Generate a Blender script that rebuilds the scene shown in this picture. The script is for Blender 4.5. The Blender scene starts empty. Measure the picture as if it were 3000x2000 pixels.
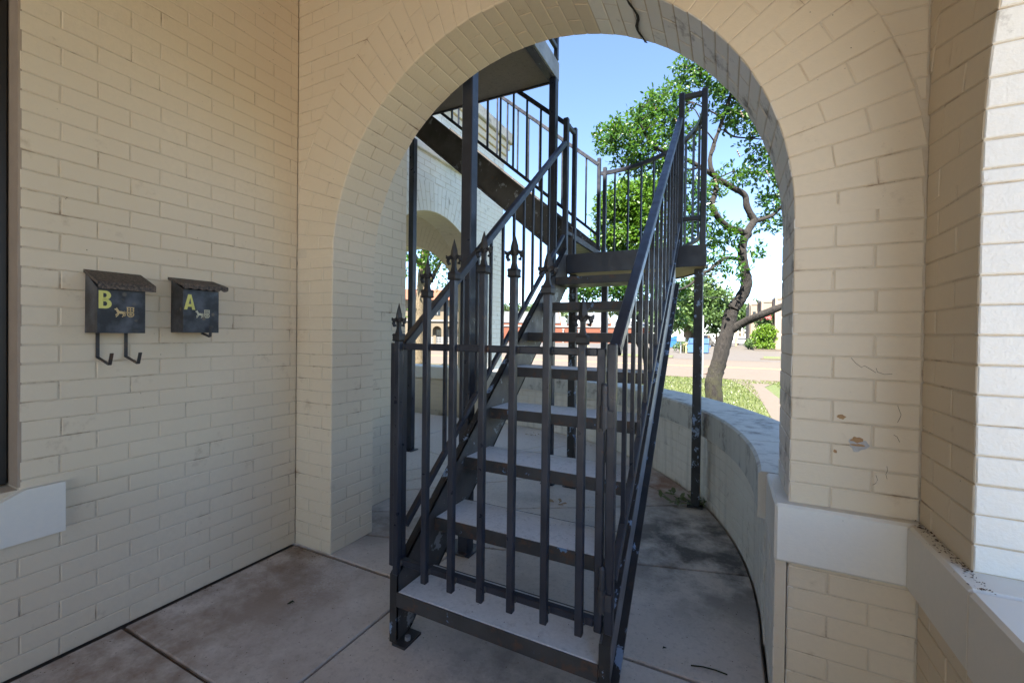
import bpy, bmesh, math, random
from mathutils import Vector, Matrix
import numpy as np
random.seed(7)
rng = np.random.default_rng(11)
sc = bpy.context.scene
COL = sc.collection

# ------------------------------------------------------------------ camera, light, exposure
cam_d = bpy.data.cameras.new("camera"); cam = bpy.data.objects.new("camera", cam_d); COL.objects.link(cam)
cam_d.sensor_width = 36.0; cam_d.lens = 15.117; cam_d.clip_start = 0.02; cam_d.clip_end = 2000
cam_d.shift_x = 0.0009; cam_d.shift_y = -0.0028
TH, PIT, ROL = math.radians(26.6546), math.radians(-0.5627), math.radians(0.6942)
_fw = Vector((-math.sin(TH)*math.cos(PIT), math.cos(TH)*math.cos(PIT), math.sin(PIT)))
_r = Vector((math.cos(TH), math.sin(TH), 0)); _u = _r.cross(_fw)
_R = _r*math.cos(ROL) + _u*math.sin(ROL); _U = -_r*math.sin(ROL) + _u*math.cos(ROL)
CAM = Vector((0, 0, 1.2074))
cam.matrix_world = Matrix(((_R.x, _U.x, -_fw.x, CAM.x), (_R.y, _U.y, -_fw.y, CAM.y), (_R.z, _U.z, -_fw.z, CAM.z), (0, 0, 0, 1)))
sc.camera = cam

SUN_TO = Vector((0.02, -0.5, 0.866)).normalized()      # towards the sun
world = bpy.data.worlds.new("World"); sc.world = world; world.use_nodes = True
wn = world.node_tree.nodes; wl = world.node_tree.links
sky = wn.new("ShaderNodeTexSky"); sky.sky_type = 'NISHITA'; sky.sun_disc = False
sky.sun_elevation = math.asin(SUN_TO.z); sky.sun_rotation = math.atan2(SUN_TO.x, SUN_TO.y)
sky.air_density = 0.8; sky.dust_density = 0.0; sky.ozone_density = 1.7; sky.altitude = 900
wl.new(sky.outputs[0], wn["Background"].inputs[0]); wn["Background"].inputs[1].default_value = 0.075
sun_d = bpy.data.lights.new("sun", 'SUN'); sun_d.energy = 5.0; sun_d.angle = math.radians(0.53); sun_d.color = (1.0, 0.94, 0.83)
sun = bpy.data.objects.new("sun", sun_d); COL.objects.link(sun)
sun.rotation_euler = (-SUN_TO).to_track_quat('-Z', 'Y').to_euler(); sun.location = (6, -8, 20)
sc.view_settings.view_transform = 'Standard'; sc.view_settings.look = 'None'
sc.view_settings.gamma = 1.0; sc.view_settings.use_curve_mapping = False
sc.view_settings.exposure = 2.75
sc.render.engine = 'CYCLES'
sc.cycles.use_denoising = True
sc.cycles.max_bounces = 10; sc.cycles.diffuse_bounces = 6; sc.cycles.sample_clamp_indirect = 6.0

# ------------------------------------------------------------------ materials
def newmat(name):
    m = bpy.data.materials.new(name); m.use_nodes = True
    nt = m.node_tree; b = nt.nodes["Principled BSDF"]
    return m, nt, b
def N(nt, t, **k):
    n = nt.nodes.new(t)
    for a, v in k.items(): setattr(n, a, v)
    return n
def pos(nt, scale=(1, 1, 1)):
    g = N(nt, "ShaderNodeNewGeometry"); m = N(nt, "ShaderNodeMapping"); m.inputs['Scale'].default_value = scale
    nt.links.new(g.outputs['Position'], m.inputs['Vector']); return m.outputs[0]
def noise(nt, vec, scale, detail=4, rough=0.55):
    n = N(nt, "ShaderNodeTexNoise"); n.inputs['Scale'].default_value = scale; n.inputs['Detail'].default_value = detail
    n.inputs['Roughness'].default_value = rough; nt.links.new(vec, n.inputs['Vector']); return n.outputs['Fac']
def ramp(nt, fac, p0, c0, p1, c1):
    r = N(nt, "ShaderNodeValToRGB"); e = r.color_ramp.elements
    e[0].position = p0; e[0].color = (*c0, 1) if len(c0) == 3 else c0
    e[1].position = p1; e[1].color = (*c1, 1) if len(c1) == 3 else c1
    nt.links.new(fac, r.inputs[0]); return r.outputs[0]
def mix(nt, fac, a, b, mode='MIX'):
    m = N(nt, "ShaderNodeMix"); m.data_type = 'RGBA'; m.blend_type = mode
    for s, v in ((0, fac), (6, a), (7, b)):
        if isinstance(v, (int, float)): m.inputs[s].default_value = v
        elif isinstance(v, tuple): m.inputs[s].default_value = (*v, 1)
        else: nt.links.new(v, m.inputs[s])
    return m.outputs[2]
def bump(nt, b, h, strength, dist=0.01):
    n = N(nt, "ShaderNodeBump"); n.inputs['Strength'].default_value = strength; n.inputs['Distance'].default_value = dist
    nt.links.new(h, n.inputs['Height']); nt.links.new(n.outputs[0], b.inputs['Normal'])
W0, W1 = (0, 0, 0), (1, 1, 1)

def paint_mat(name, c1, c2, dirt, dirt_lo=0.62, dirt_hi=0.80, bs=0.35, rough=0.55, streak=0.0):
    m, nt, b = newmat(name); p = pos(nt)
    col = mix(nt, ramp(nt, noise(nt, p, 1.1, 5), 0.35, W0, 0.68, W1), c1, c2)
    fine = noise(nt, p, 55, 3)
    col = mix(nt, ramp(nt, fine, 0.3, W0, 0.75, W1), col, tuple(x*0.93 for x in c1))
    d = ramp(nt, noise(nt, p, 6.5, 8, 0.68), dirt_lo, W0, dirt_hi, W1)
    col = mix(nt, d, col, dirt)
    # small dark specks
    v = N(nt, "ShaderNodeTexVoronoi"); v.inputs['Scale'].default_value = 26; nt.links.new(p, v.inputs['Vector'])
    sp = ramp(nt, v.outputs['Distance'], 0.035, W1, 0.06, W0)
    gate = ramp(nt, noise(nt, p, 2.3, 2), 0.52, W0, 0.62, W1)
    sp = mix(nt, 1.0, sp, gate, 'MULTIPLY')
    col = mix(nt, sp, col, (0.10, 0.07, 0.04))
    if streak:
        ps = pos(nt, (14, 14, 0.8)); s = ramp(nt, noise(nt, ps, 1.0, 5, 0.6), 0.5, W0, 0.75, W1)
        col = mix(nt, mix(nt, 1.0, s, (streak,)*3, 'MULTIPLY'), col, (0.20, 0.18, 0.15))
    nt.links.new(col, b.inputs['Base Color']); b.inputs['Roughness'].default_value = rough
    hgt = mix(nt, 0.35, noise(nt, p, 24, 5, 0.6), noise(nt, p, 140, 2))
    bump(nt, b, hgt, bs, 0.006)
    return m
M = {}
M['brick'] = paint_mat("painted_brick", (0.72, 0.61, 0.455), (0.66, 0.545, 0.385), (0.36, 0.25, 0.15), 0.62, 0.84, 0.35)
M['brick_white_lit'] = paint_mat("weathered_white_lit_paint", (0.83, 0.80, 0.73), (0.78, 0.73, 0.64), (0.20, 0.15, 0.10), 0.60, 0.74, 0.6)  # white wing paint; on near soffit and reveal its paleness stands for daylight
M['brick_soot_lit'] = paint_mat("sooty_lit_paint", (0.80, 0.76, 0.69), (0.72, 0.66, 0.56), (0.16, 0.12, 0.08), 0.54, 0.68, 0.9)  # soot over paint whitened to stand for light on the arch lining
M['mortar'] = paint_mat("mortar_joint", (0.66, 0.57, 0.44), (0.50, 0.39, 0.26), (0.22, 0.14, 0.08), 0.55, 0.72, 0.5, 0.8)
M['brick_court'] = paint_mat("court_wall_paint", (0.72, 0.65, 0.55), (0.64, 0.56, 0.45), (0.26, 0.20, 0.14), 0.60, 0.76, 0.6, 0.6, 0.45)
M['sill'] = paint_mat("painted_sill", (0.76, 0.72, 0.64), (0.72, 0.67, 0.58), (0.45, 0.33, 0.2), 0.68, 0.9, 0.2)
M['cap'] = paint_mat("weathered_cap", (0.56, 0.52, 0.45), (0.45, 0.42, 0.36), (0.16, 0.14, 0.12), 0.52, 0.68, 0.6, 0.75, 0.35)
M['plain'] = paint_mat("painted_plain", (0.74, 0.67, 0.55), (0.70, 0.63, 0.50), (0.5, 0.4, 0.28), 0.7, 0.9, 0.2)

def concrete(name, c1, c2, stain, lo, hi, spk=True, area=None):
    m, nt, b = newmat(name); p = pos(nt)
    col = mix(nt, ramp(nt, noise(nt, p, 2.2, 6, 0.6), 0.32, W0, 0.70, W1), c1, c2)
    col = mix(nt, ramp(nt, noise(nt, p, 1.25, 7, 0.62), lo, W0, hi, W1), col, stain)
    col = mix(nt, ramp(nt, noise(nt, p, 90, 3), 0.3, W0, 0.8, W1), col, tuple(x*0.82 for x in c1))
    for c0, r0, r1, ac in (area or ()):        # old stains, each with its own place on the paving
        g = N(nt, "ShaderNodeNewGeometry"); dn = N(nt, "ShaderNodeVectorMath", operation='DISTANCE'); nt.links.new(g.outputs['Position'], dn.inputs[0]); dn.inputs[1].default_value = c0
        f = N(nt, "ShaderNodeMapRange"); f.inputs[1].default_value = r0; f.inputs[2].default_value = r1; f.inputs[3].default_value = 1; f.inputs[4].default_value = 0; nt.links.new(dn.outputs['Value'], f.inputs[0])
        k = mix(nt, 1.0, f.outputs[0], ramp(nt, noise(nt, p, 3.6, 7, 0.66), 0.38, W0, 0.58, W1), 'MULTIPLY')
        col = mix(nt, k, col, ac)
    grit = noise(nt, p, 38, 6, 0.75)
    col = mix(nt, ramp(nt, grit, 0.30, (0.55,)*3, 0.48, W0), col, tuple(x*0.5 for x in c2))
    if spk:
        v = N(nt, "ShaderNodeTexVoronoi"); v.inputs['Scale'].default_value = 34; nt.links.new(p, v.inputs['Vector'])
        col = mix(nt, ramp(nt, v.outputs['Distance'], 0.05, W1, 0.09, W0), col, (0.09, 0.065, 0.045))
    nt.links.new(col, b.inputs['Base Color']); b.inputs['Roughness'].default_value = 0.72
    bump(nt, b, mix(nt, 0.4, noise(nt, p, 60, 4), noise(nt, p, 9, 4)), 0.3, 0.006)
    return m
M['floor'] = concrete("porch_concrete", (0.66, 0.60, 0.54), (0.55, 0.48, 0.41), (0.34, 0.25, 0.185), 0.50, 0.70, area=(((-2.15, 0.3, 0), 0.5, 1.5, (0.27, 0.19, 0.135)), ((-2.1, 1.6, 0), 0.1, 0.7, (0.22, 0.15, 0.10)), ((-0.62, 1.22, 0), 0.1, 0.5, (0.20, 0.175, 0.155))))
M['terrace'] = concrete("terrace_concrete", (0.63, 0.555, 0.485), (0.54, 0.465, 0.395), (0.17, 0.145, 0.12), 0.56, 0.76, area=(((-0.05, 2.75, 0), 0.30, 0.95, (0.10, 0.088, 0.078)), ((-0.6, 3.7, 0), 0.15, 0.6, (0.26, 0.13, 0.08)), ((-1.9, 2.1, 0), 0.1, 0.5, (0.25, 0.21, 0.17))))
M['joint'] = concrete("joint_dirt", (0.14, 0.10, 0.07), (0.09, 0.068, 0.048), (0.03, 0.025, 0.02), 0.5, 0.7)
M['tread'] = concrete("tread_concrete", (0.70, 0.69, 0.67), (0.63, 0.62, 0.60), (0.48, 0.47, 0.46), 0.55, 0.8)
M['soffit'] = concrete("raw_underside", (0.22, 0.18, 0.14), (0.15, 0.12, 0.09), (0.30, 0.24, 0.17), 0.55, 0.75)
M['ply'] = concrete("tan_underside", (0.42, 0.32, 0.20), (0.34, 0.25, 0.15), (0.16, 0.10, 0.06), 0.5, 0.75)
M['street'] = concrete("street_concrete", (0.108, 0.085, 0.063), (0.094, 0.074, 0.055), (0.076, 0.061, 0.046), 0.55, 0.8, False)
M['lot'] = concrete("parking_asphalt", (0.078, 0.072, 0.066), (0.067, 0.062, 0.058), (0.045, 0.042, 0.04), 0.6, 0.75, False)
M['drive'] = concrete("drive_concrete", (0.090, 0.077, 0.064), (0.077, 0.066, 0.056), (0.052, 0.046, 0.040), 0.55, 0.75, False)

M['bounce'] = concrete("bounce_concrete", (0.27, 0.225, 0.17), (0.235, 0.195, 0.145), (0.17, 0.14, 0.105), 0.55, 0.75, False)  # for the added ground that reflects sun into the porch
def steel(name, base, rust, chip, rlo, clo, rough=0.42):
    m, nt, b = newmat(name); p = pos(nt)
    col = mix(nt, ramp(nt, noise(nt, p, 7, 5), 0.35, W0, 0.7, W1), base, tuple(x*1.7+0.006 for x in base))
    r = ramp(nt, noise(nt, p, 16, 7, 0.66), rlo, W0, rlo+0.07, W1)
    col = mix(nt, r, col, rust)
    c = ramp(nt, noise(nt, pos(nt, (1.3, 0.9, 1.0)), 11, 8, 0.7), clo, W0, clo+0.02, W1)
    col = mix(nt, c, col, chip)
    nt.links.new(col, b.inputs['Base Color'])
    nt.links.new(ramp(nt, noise(nt, p, 20, 4), 0.3, (rough-0.1,)*3, 0.8, (rough+0.2,)*3), b.inputs['Roughness'])
    bump(nt, b, mix(nt, 0.5, noise(nt, p, 45, 4), c), 0.25, 0.003)
    return m
M['steel'] = steel("dark_blue_black_paint", (0.014, 0.016, 0.024), (0.10, 0.045, 0.02), (0.14, 0.22, 0.36), 0.66, 0.76, 0.36)
M['steel_worn'] = steel("worn_steel_paint", (0.030, 0.030, 0.034), (0.12, 0.06, 0.03), (0.20, 0.27, 0.38), 0.60, 0.64, 0.45)
M['steel_peel'] = steel("peeling_steel_paint", (0.014, 0.013, 0.013), (0.05, 0.032, 0.024), (0.22, 0.30, 0.42), 0.60, 0.575, 0.5)
M['steel_grey'] = steel("grey_steel", (0.17, 0.172, 0.176), (0.12, 0.07, 0.04), (0.30, 0.32, 0.34), 0.66, 0.72, 0.45)  # grey stringer web; on the walkway fascia the grey stands for sunlight
M['stringer'] = steel("stringer_paint", (0.05, 0.046, 0.043), (0.10, 0.06, 0.035), (0.24, 0.26, 0.28), 0.62, 0.60, 0.5)
M['nosing'] = steel("rusty_nosing", (0.030, 0.028, 0.028), (0.075, 0.042, 0.028), (0.15, 0.25, 0.40), 0.54, 0.635, 0.5)
M['cast'] = steel("cast_iron_black", (0.010, 0.010, 0.011), (0.05, 0.03, 0.02), (0.10, 0.08, 0.07), 0.72, 0.80, 0.45)

def flat(name, c, rough=0.6, metal=0.0, var=0.12, scale=8, bs=0.0):
    m, nt, b = newmat(name); p = pos(nt)
    col = mix(nt, noise(nt, p, scale, 4), tuple(x*(1-var) for x in c), tuple(min(1, x*(1+var)) for x in c))
    nt.links.new(col, b.inputs['Base Color']); b.inputs['Roughness'].default_value = rough; b.inputs['Metallic'].default_value = metal
    if bs: bump(nt, b, noise(nt, p, scale*4, 4), bs, 0.02)
    return m
M['letter'] = flat("pale_yellow_sticker", (0.66, 0.62, 0.16), 0.4)
M['gold'] = flat("gilt_emblem", (0.62, 0.45, 0.22), 0.45, 0.2)
M['gold_pale'] = flat("pale_emblem", (0.60, 0.56, 0.40), 0.45, 0.2)
M['frame_dark'] = flat("dark_window_frame", (0.015, 0.013, 0.011), 0.4)
M['glass'] = flat("dark_window_glass", (0.01, 0.012, 0.015), 0.05)
M['ceiling'] = flat("brown_ceiling_boards", (0.20, 0.14, 0.09), 0.7, 0, 0.15, 6)
M['crumb'] = flat("brown_crumbs", (0.10, 0.065, 0.04), 0.9, 0, 0.4, 90)
M['reveal'] = flat("taupe_reveal", (0.36, 0.28, 0.21), 0.7, 0, 0.15, 12, 0.1)

def mailbox_mat():
    m, nt, b = newmat("tarnished_black_enamel"); p = pos(nt)
    col = mix(nt, ramp(nt, noise(nt, p, 14, 5), 0.42, W0, 0.66, W1), (0.012, 0.012, 0.016), (0.075, 0.082, 0.10))
    v = N(nt, "ShaderNodeTexVoronoi"); v.inputs['Scale'].default_value = 30; nt.links.new(p, v.inputs['Vector'])
    sp = ramp(nt, v.outputs['Distance'], 0.16, W1, 0.30, W0)
    sp = mix(nt, 1.0, sp, ramp(nt, noise(nt, p, 9, 2), 0.5, W0, 0.6, W1), 'MULTIPLY')
    col = mix(nt, sp, col, (0.13, 0.105, 0.075))
    nt.links.new(col, b.inputs['Base Color']); b.inputs['Roughness'].default_value = 0.38
    bump(nt, b, noise(nt, p, 40, 4), 0.25, 0.003); return m
M['enamel'] = mailbox_mat()
def hood_mat():
    m, nt, b = newmat("dusty_hood"); p = pos(nt)
    col = mix(nt, ramp(nt, noise(nt, p, 130, 5, 0.7), 0.40, W0, 0.62, W1), (0.035, 0.03, 0.027), (0.16, 0.12, 0.09))
    nt.links.new(col, b.inputs['Base Color']); b.inputs['Roughness'].default_value = 0.7
    bump(nt, b, noise(nt, p, 180, 3), 0.4, 0.003); return m
M['hood'] = hood_mat()

def leaf_mat(name, c1, c2, transl=0.35):
    m, nt, b = newmat(name); p = pos(nt)
    g = N(nt, "ShaderNodeNewGeometry")
    col = mix(nt, ramp(nt, g.outputs['Random Per Island'], 0.0, W0, 1.0, W1), c1, c2)
    nt.links.new(col, b.inputs['Base Color']); b.inputs['Roughness'].default_value = 0.38
    t = N(nt, "ShaderNodeBsdfTranslucent"); nt.links.new(mix(nt, 0.5, col, (0.14, 0.26, 0.02)), t.inputs['Color'])
    mx = N(nt, "ShaderNodeMixShader"); mx.inputs[0].default_value = transl
    nt.links.new(b.outputs[0], mx.inputs[1]); nt.links.new(t.outputs[0], mx.inputs[2])
    nt.links.new(mx.outputs[0], nt.nodes['Material Output'].inputs[0]); return m
M['leaf'] = leaf_mat("laurel_leaf", (0.013, 0.058, 0.010), (0.042, 0.125, 0.018))
M['leaf_bright'] = leaf_mat("bright_laurel_leaf", (0.035, 0.11, 0.011), (0.105, 0.20, 0.024), 0.4)  # brighter copy of the laurel leaf, backlight put into its colour
M['leaf_mid'] = leaf_mat("mid_green_leaf", (0.055, 0.105, 0.032), (0.115, 0.175, 0.066), 0.3)
M['leaf_lime'] = leaf_mat("lime_shrub_leaf", (0.075, 0.155, 0.010), (0.15, 0.24, 0.02), 0.3)
M['leaf_far'] = leaf_mat("far_leaf", (0.058, 0.09, 0.036), (0.095, 0.128, 0.062), 0.25)
M['flower'] = flat("pink_flower", (0.62, 0.16, 0.15), 0.6)
M['pod'] = flat("tan_seed_pod", (0.12, 0.085, 0.06), 0.7, 0, 0.3, 20)
M['dry'] = flat("dry_leaf", (0.33, 0.22, 0.12), 0.8, 0, 0.3, 40)
M['green_leaf'] = flat("fallen_green_leaf", (0.12, 0.15, 0.05), 0.7, 0, 0.4, 40)
def bark_mat(name, c1, c2, moss=None):
    m, nt, b = newmat(name)
    p = pos(nt, (1, 1, 0.28)); n1 = noise(nt, p, 46, 7, 0.7)
    col = mix(nt, ramp(nt, n1, 0.36, W0, 0.64, W1), c1, c2)
    if moss:
        g = N(nt, "ShaderNodeNewGeometry"); s = N(nt, "ShaderNodeSeparateXYZ"); nt.links.new(g.outputs['Position'], s.inputs[0])
        f = ramp(nt, s.outputs['Z'], 0.30, W1, 1.0, W0)
        f = mix(nt, 1.0, f, ramp(nt, noise(nt, pos(nt), 12, 4), 0.40, W0, 0.6, W1), 'MULTIPLY')
        col = mix(nt, f, col, moss)
    nt.links.new(col, b.inputs['Base Color']); b.inputs['Roughness'].default_value = 0.9
    bump(nt, b, n1, 1.0, 0.03); return m
M['bark'] = bark_mat("laurel_bark", (0.006, 0.0045, 0.004), (0.024, 0.0195, 0.0165), (0.030, 0.031, 0.008))
M['bark_tan'] = bark_mat("pale_bark", (0.06, 0.042, 0.026), (0.20, 0.155, 0.098))

def grass_ground():
    m, nt, b = newmat("lawn_ground"); p = pos(nt)
    col = mix(nt, ramp(nt, noise(nt, p, 0.9, 6, 0.65), 0.36, W0, 0.66, W1), (0.085, 0.10, 0.033), (0.135, 0.122, 0.06))
    col = mix(nt, ramp(nt, noise(nt, p, 30, 4), 0.3, W0, 0.7, W1), col, (0.07, 0.105, 0.024))
    nt.links.new(col, b.inputs['Base Color']); b.inputs['Roughness'].default_value = 0.95
    bump(nt, b, noise(nt, p, 60, 4), 1.0, 0.05); return m
M['lawn'] = grass_ground()
M['blade'] = leaf_mat("grass_blade", (0.08, 0.115, 0.027), (0.16, 0.175, 0.06), 0.3)
def brick_tex(name, c1, c2, mort, sc_):
    m, nt, b = newmat(name)
    t = N(nt, "ShaderNodeTexCoord"); br = N(nt, "ShaderNodeTexBrick"); nt.links.new(t.outputs['Generated'], br.inputs['Vector'])
    br.inputs['Color1'].default_value = (*c1, 1); br.inputs['Color2'].default_value = (*c2, 1); br.inputs['Mortar'].default_value = (*mort, 1)
    br.inputs['Scale'].default_value = sc_; nt.links.new(br.outputs[0], b.inputs['Base Color']); b.inputs['Roughness'].default_value = 0.85
    return m
M['red_brick'] = flat("red_brick", (0.16, 0.050, 0.026), 0.85, 0, 0.1, 3)
M['metal_roof'] = flat("pale_metal_roof", (0.092, 0.094, 0.098), 0.5, 0, 0.05, 1)
M['white'] = flat("white_paint", (0.24, 0.235, 0.225), 0.5, 0, 0.05, 2)
M['tan_wall'] = flat("tan_stucco", (0.23, 0.178, 0.136), 0.85, 0, 0.06, 2)
M['tan_trim'] = flat("tan_trim", (0.25, 0.20, 0.155), 0.8, 0, 0.05, 2)
M['cream_wall'] = flat("cream_stucco", (0.14, 0.112, 0.075), 0.85, 0, 0.06, 2)
M['tile_roof'] = flat("orange_tile_roof", (0.15, 0.055, 0.028), 0.8, 0, 0.2, 8)
M['dumpster'] = flat("blue_dumpster_paint", (0.06, 0.125, 0.25), 0.45, 0, 0.2, 5)
M['dumpster_bright'] = flat("bright_blue_paint", (0.015, 0.09, 0.26), 0.45)
M['galv'] = flat("galvanised_post", (0.42, 0.43, 0.44), 0.45, 0.4)
M['yellow'] = flat("faded_yellow_paint", (0.60, 0.46, 0.20), 0.6)
M['yellow_line'] = flat("yellow_line_paint", (0.62, 0.44, 0.10), 0.7)
M['wood'] = flat("tan_timber", (0.40, 0.24, 0.13), 0.8, 0, 0.2, 10)
M['car_dark'] = flat("dark_car_paint", (0.025, 0.027, 0.04), 0.25)
M['car_white'] = flat("white_car_paint", (0.70, 0.70, 0.70), 0.25)
M['car_tan'] = flat("tan_car_paint", (0.38, 0.30, 0.18), 0.3)
M['tyre'] = flat("black_tyre", (0.015, 0.015, 0.015), 0.8)
M['tail'] = flat("red_tail_lamp", (0.45, 0.02, 0.02), 0.3)
M['bird'] = flat("brown_feather", (0.12, 0.075, 0.06), 0.8, 0, 0.3, 60)
M['ply_dark'] = flat("dark_hollow", (0.03, 0.025, 0.02), 0.9)
M['exposed'] = flat("exposed_brick_patch", (0.42, 0.25, 0.12), 0.85, 0, 0.3, 60, 0.4)
M['grey_patch'] = flat("grey_plaster_patch", (0.46, 0.45, 0.44), 0.85, 0, 0.25, 70, 0.4)
M['wire'] = flat("black_wire", (0.05, 0.05, 0.06), 0.7)

# ------------------------------------------------------------------ mesh helpers
class MB:
    def __init__(s): s.v = []; s.f = []
    def add(s, vs, fs):
        o = len(s.v); s.v += [tuple(x) for x in vs]; s.f += [tuple(i+o for i in f) for f in fs]; return s
    def box(s, x0, y0, z0, x1, y1, z1):
        return s.add([(x0,y0,z0),(x1,y0,z0),(x1,y1,z0),(x0,y1,z0),(x0,y0,z1),(x1,y0,z1),(x1,y1,z1),(x0,y1,z1)],
                     [(0,3,2,1),(4,5,6,7),(0,1,5,4),(1,2,6,5),(2,3,7,6),(3,0,4,7)])
    def cbox(s, x0, y0, z0, x1, y1, z1, b=0.004):
        bm = bmesh.new(); bmesh.ops.create_cube(bm, size=1)
        for v in bm.verts: v.co = ((x0+x1)/2+v.co.x*(x1-x0), (y0+y1)/2+v.co.y*(y1-y0), (z0+z1)/2+v.co.z*(z1-z0))
        bmesh.ops.bevel(bm, geom=bm.edges[:], offset=b, segments=1, affect='EDGES')
        s.frombm(bm); return s
    def frombm(s, bm):
        bm.verts.index_update(); s.add([v.co[:] for v in bm.verts], [[v.index for v in f.verts] for f in bm.faces]); bm.free()
    def bar(s, p, q, w, h, up=(0, 0, 1), b=0.0):
        p, q = Vector(p), Vector(q); d = (q-p); L = d.length; d.normalize(); u = Vector(up)
        if abs(d.dot(u)) > 0.98: u = Vector((0, 1, 0)) if abs(d.z) > 0.9 else Vector((0, 0, 1))
        sd = d.cross(u).normalized(); u = sd.cross(d).normalized()
        if b > 0:
            prof = [(-w/2+b,-h/2),(w/2-b,-h/2),(w/2,-h/2+b),(w/2,h/2-b),(w/2-b,h/2),(-w/2+b,h/2),(-w/2,h/2-b),(-w/2,-h/2+b)]
        else: prof = [(-w/2,-h/2),(w/2,-h/2),(w/2,h/2),(-w/2,h/2)]
        n = len(prof)
        vs = [p+sd*a+u*c for a, c in prof]+[q+sd*a+u*c for a, c in prof]
        return s.add(vs, [tuple(range(n-1, -1, -1)), tuple(range(n, 2*n))]+[(i, (i+1) % n, n+(i+1) % n, n+i) for i in range(n)])
    def tube(s, pts, rad, n=8, cap=True, jit=0.0):
        pts = [Vector(p) for p in pts]
        if not hasattr(rad, '__len__'): rad = [rad]*len(pts)
        ref = Vector((0.31, 0.17, 0.93)); rings = []; vs = []
        for i, p in enumerate(pts):
            d = (pts[min(i+1, len(pts)-1)]-pts[max(i-1, 0)]).normalized()
            a = d.cross(ref)
            if a.length < 0.1: a = d.cross(Vector((1, 0, 0)))
            a.normalize(); c = d.cross(a)
            for k in range(n):
                t = 2*math.pi*k/n; r = rad[i]*(1+jit*(random.random()-0.5))
                vs.append(p+a*math.cos(t)*r+c*math.sin(t)*r)
        fs = [(i*n+k, i*n+(k+1) % n, (i+1)*n+(k+1) % n, (i+1)*n+k) for i in range(len(pts)-1) for k in range(n)]
        if cap: fs += [tuple(range(n-1, -1, -1)), tuple(range((len(pts)-1)*n, len(pts)*n))]
        return s.add(vs, fs)
    def prism(s, poly, fn):
        """poly: 2D outline; fn(a, b, k) -> 3D point for k = 0 front, 1 back"""
        n = len(poly); vs = [fn(a, b, 0) for a, b in poly]+[fn(a, b, 1) for a, b in poly]
        return s.add(vs, [tuple(range(n)), tuple(range(2*n-1, n-1, -1))]+[(i, n+i, n+(i+1) % n, (i+1) % n) for i in range(n)])
    def mesh(s, name):
        me = bpy.data.meshes.new(name); me.from_pydata(s.v, [], s.f); me.update()
        bm = bmesh.new(); bm.from_mesh(me); bmesh.ops.recalc_face_normals(bm, faces=bm.faces); bm.to_mesh(me); bm.free()
        return me
    def obj(s, name, mat, parent=None, smooth=False, recalc=True):
        if recalc: me = s.mesh(name)
        else:
            me = bpy.data.meshes.new(name); me.from_pydata(s.v, [], s.f); me.update()
        me.materials.append(M[mat] if isinstance(mat, str) else mat)
        if smooth:
            for p in me.polygons: p.use_smooth = True
        return link(name, me, parent)
def link(name, me, parent=None):
    o = bpy.data.objects.new(name, me); COL.objects.link(o)
    if parent is not None:
        o.parent = parent; o.matrix_parent_inverse = parent.matrix_world.inverted()
    return o
def thing(name, label, cat, loc=(0, 0, 0), group=None):
    o = bpy.data.objects.new(name, None); COL.objects.link(o); o.location = loc; o.empty_display_size = 0.1
    o.matrix_world = Matrix.Translation(loc)
    o['label'] = label; o['category'] = cat
    if group: o['group'] = group
    return o
def tag(o, label, cat, group=None):
    o['label'] = label; o['category'] = cat
    if group: o['group'] = group
    return o
def struct(o, label=None):
    o['kind'] = 'structure'
    if label: o['label'] = label
    return o
def stuff(o): o['kind'] = 'stuff'; return o
def copy_tree(o, loc, parent=None):
    c = o.copy(); COL.objects.link(c)
    for ch in o.children:
        d = ch.copy(); COL.objects.link(d); d.parent = c; d.matrix_parent_inverse = ch.matrix_parent_inverse.copy()
        for g in ch.children:
            e = g.copy(); COL.objects.link(e); e.parent = d; e.matrix_parent_inverse = g.matrix_parent_inverse.copy()
    c.location = loc; return c

def screen(p):                                     # only decides which bricks become single objects
    q = Vector(p)-CAM; d = q.dot(_fw)
    if d < 0.15: return None
    return (1497+1260*q.dot(_R)/d, 991-1260*q.dot(_U)/d)
def shown(c4):
    s = [screen(p) for p in c4]
    if any(x is None for x in s): return 0
    cx, cy = sum(x[0] for x in s)/4, sum(x[1] for x in s)/4
    if not (0 < cx < 3000 and 0 < cy < 2000): return 0
    a = 0
    for i in range(4): a += s[i][0]*s[(i+1) % 4][1]-s[(i+1) % 4][0]*s[i][1]
    return abs(a)/2

# ------------------------------------------------------------------ painted brickwork
HC, BL = 0.0677, 0.2066
class Frame:
    def __init__(s, o, a, b, n): s.o, s.a, s.b, s.n = Vector(o), Vector(a), Vector(b), Vector(n)
    def at(s, x, y, z=0.0): return s.o+s.a*x+s.b*y+s.n*z
def inset(poly, d):
    n = len(poly); out = []
    ar = sum(poly[i][0]*poly[(i+1) % n][1]-poly[(i+1) % n][0]*poly[i][1] for i in range(n))
    sg = 1 if ar > 0 else -1; L = []
    for i in range(n):
        (x0, y0), (x1, y1) = poly[i], poly[(i+1) % n]; dx, dy = x1-x0, y1-y0; l = math.hypot(dx, dy) or 1e-9
        nx, ny = -dy/l*sg, dx/l*sg; L.append((x0+nx*d, y0+ny*d, dx, dy))
    for i in range(n):
        x0, y0, ax, ay = L[i-1]; x1, y1, bx, by = L[i]; den = ax*by-ay*bx
        if abs(den) < 1e-9: out.append((x1, y1)); continue
        t = ((x1-x0)*by-(y1-y0)*bx)/den; out.append((x0+ax*t, y0+ay*t))
    return out
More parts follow.
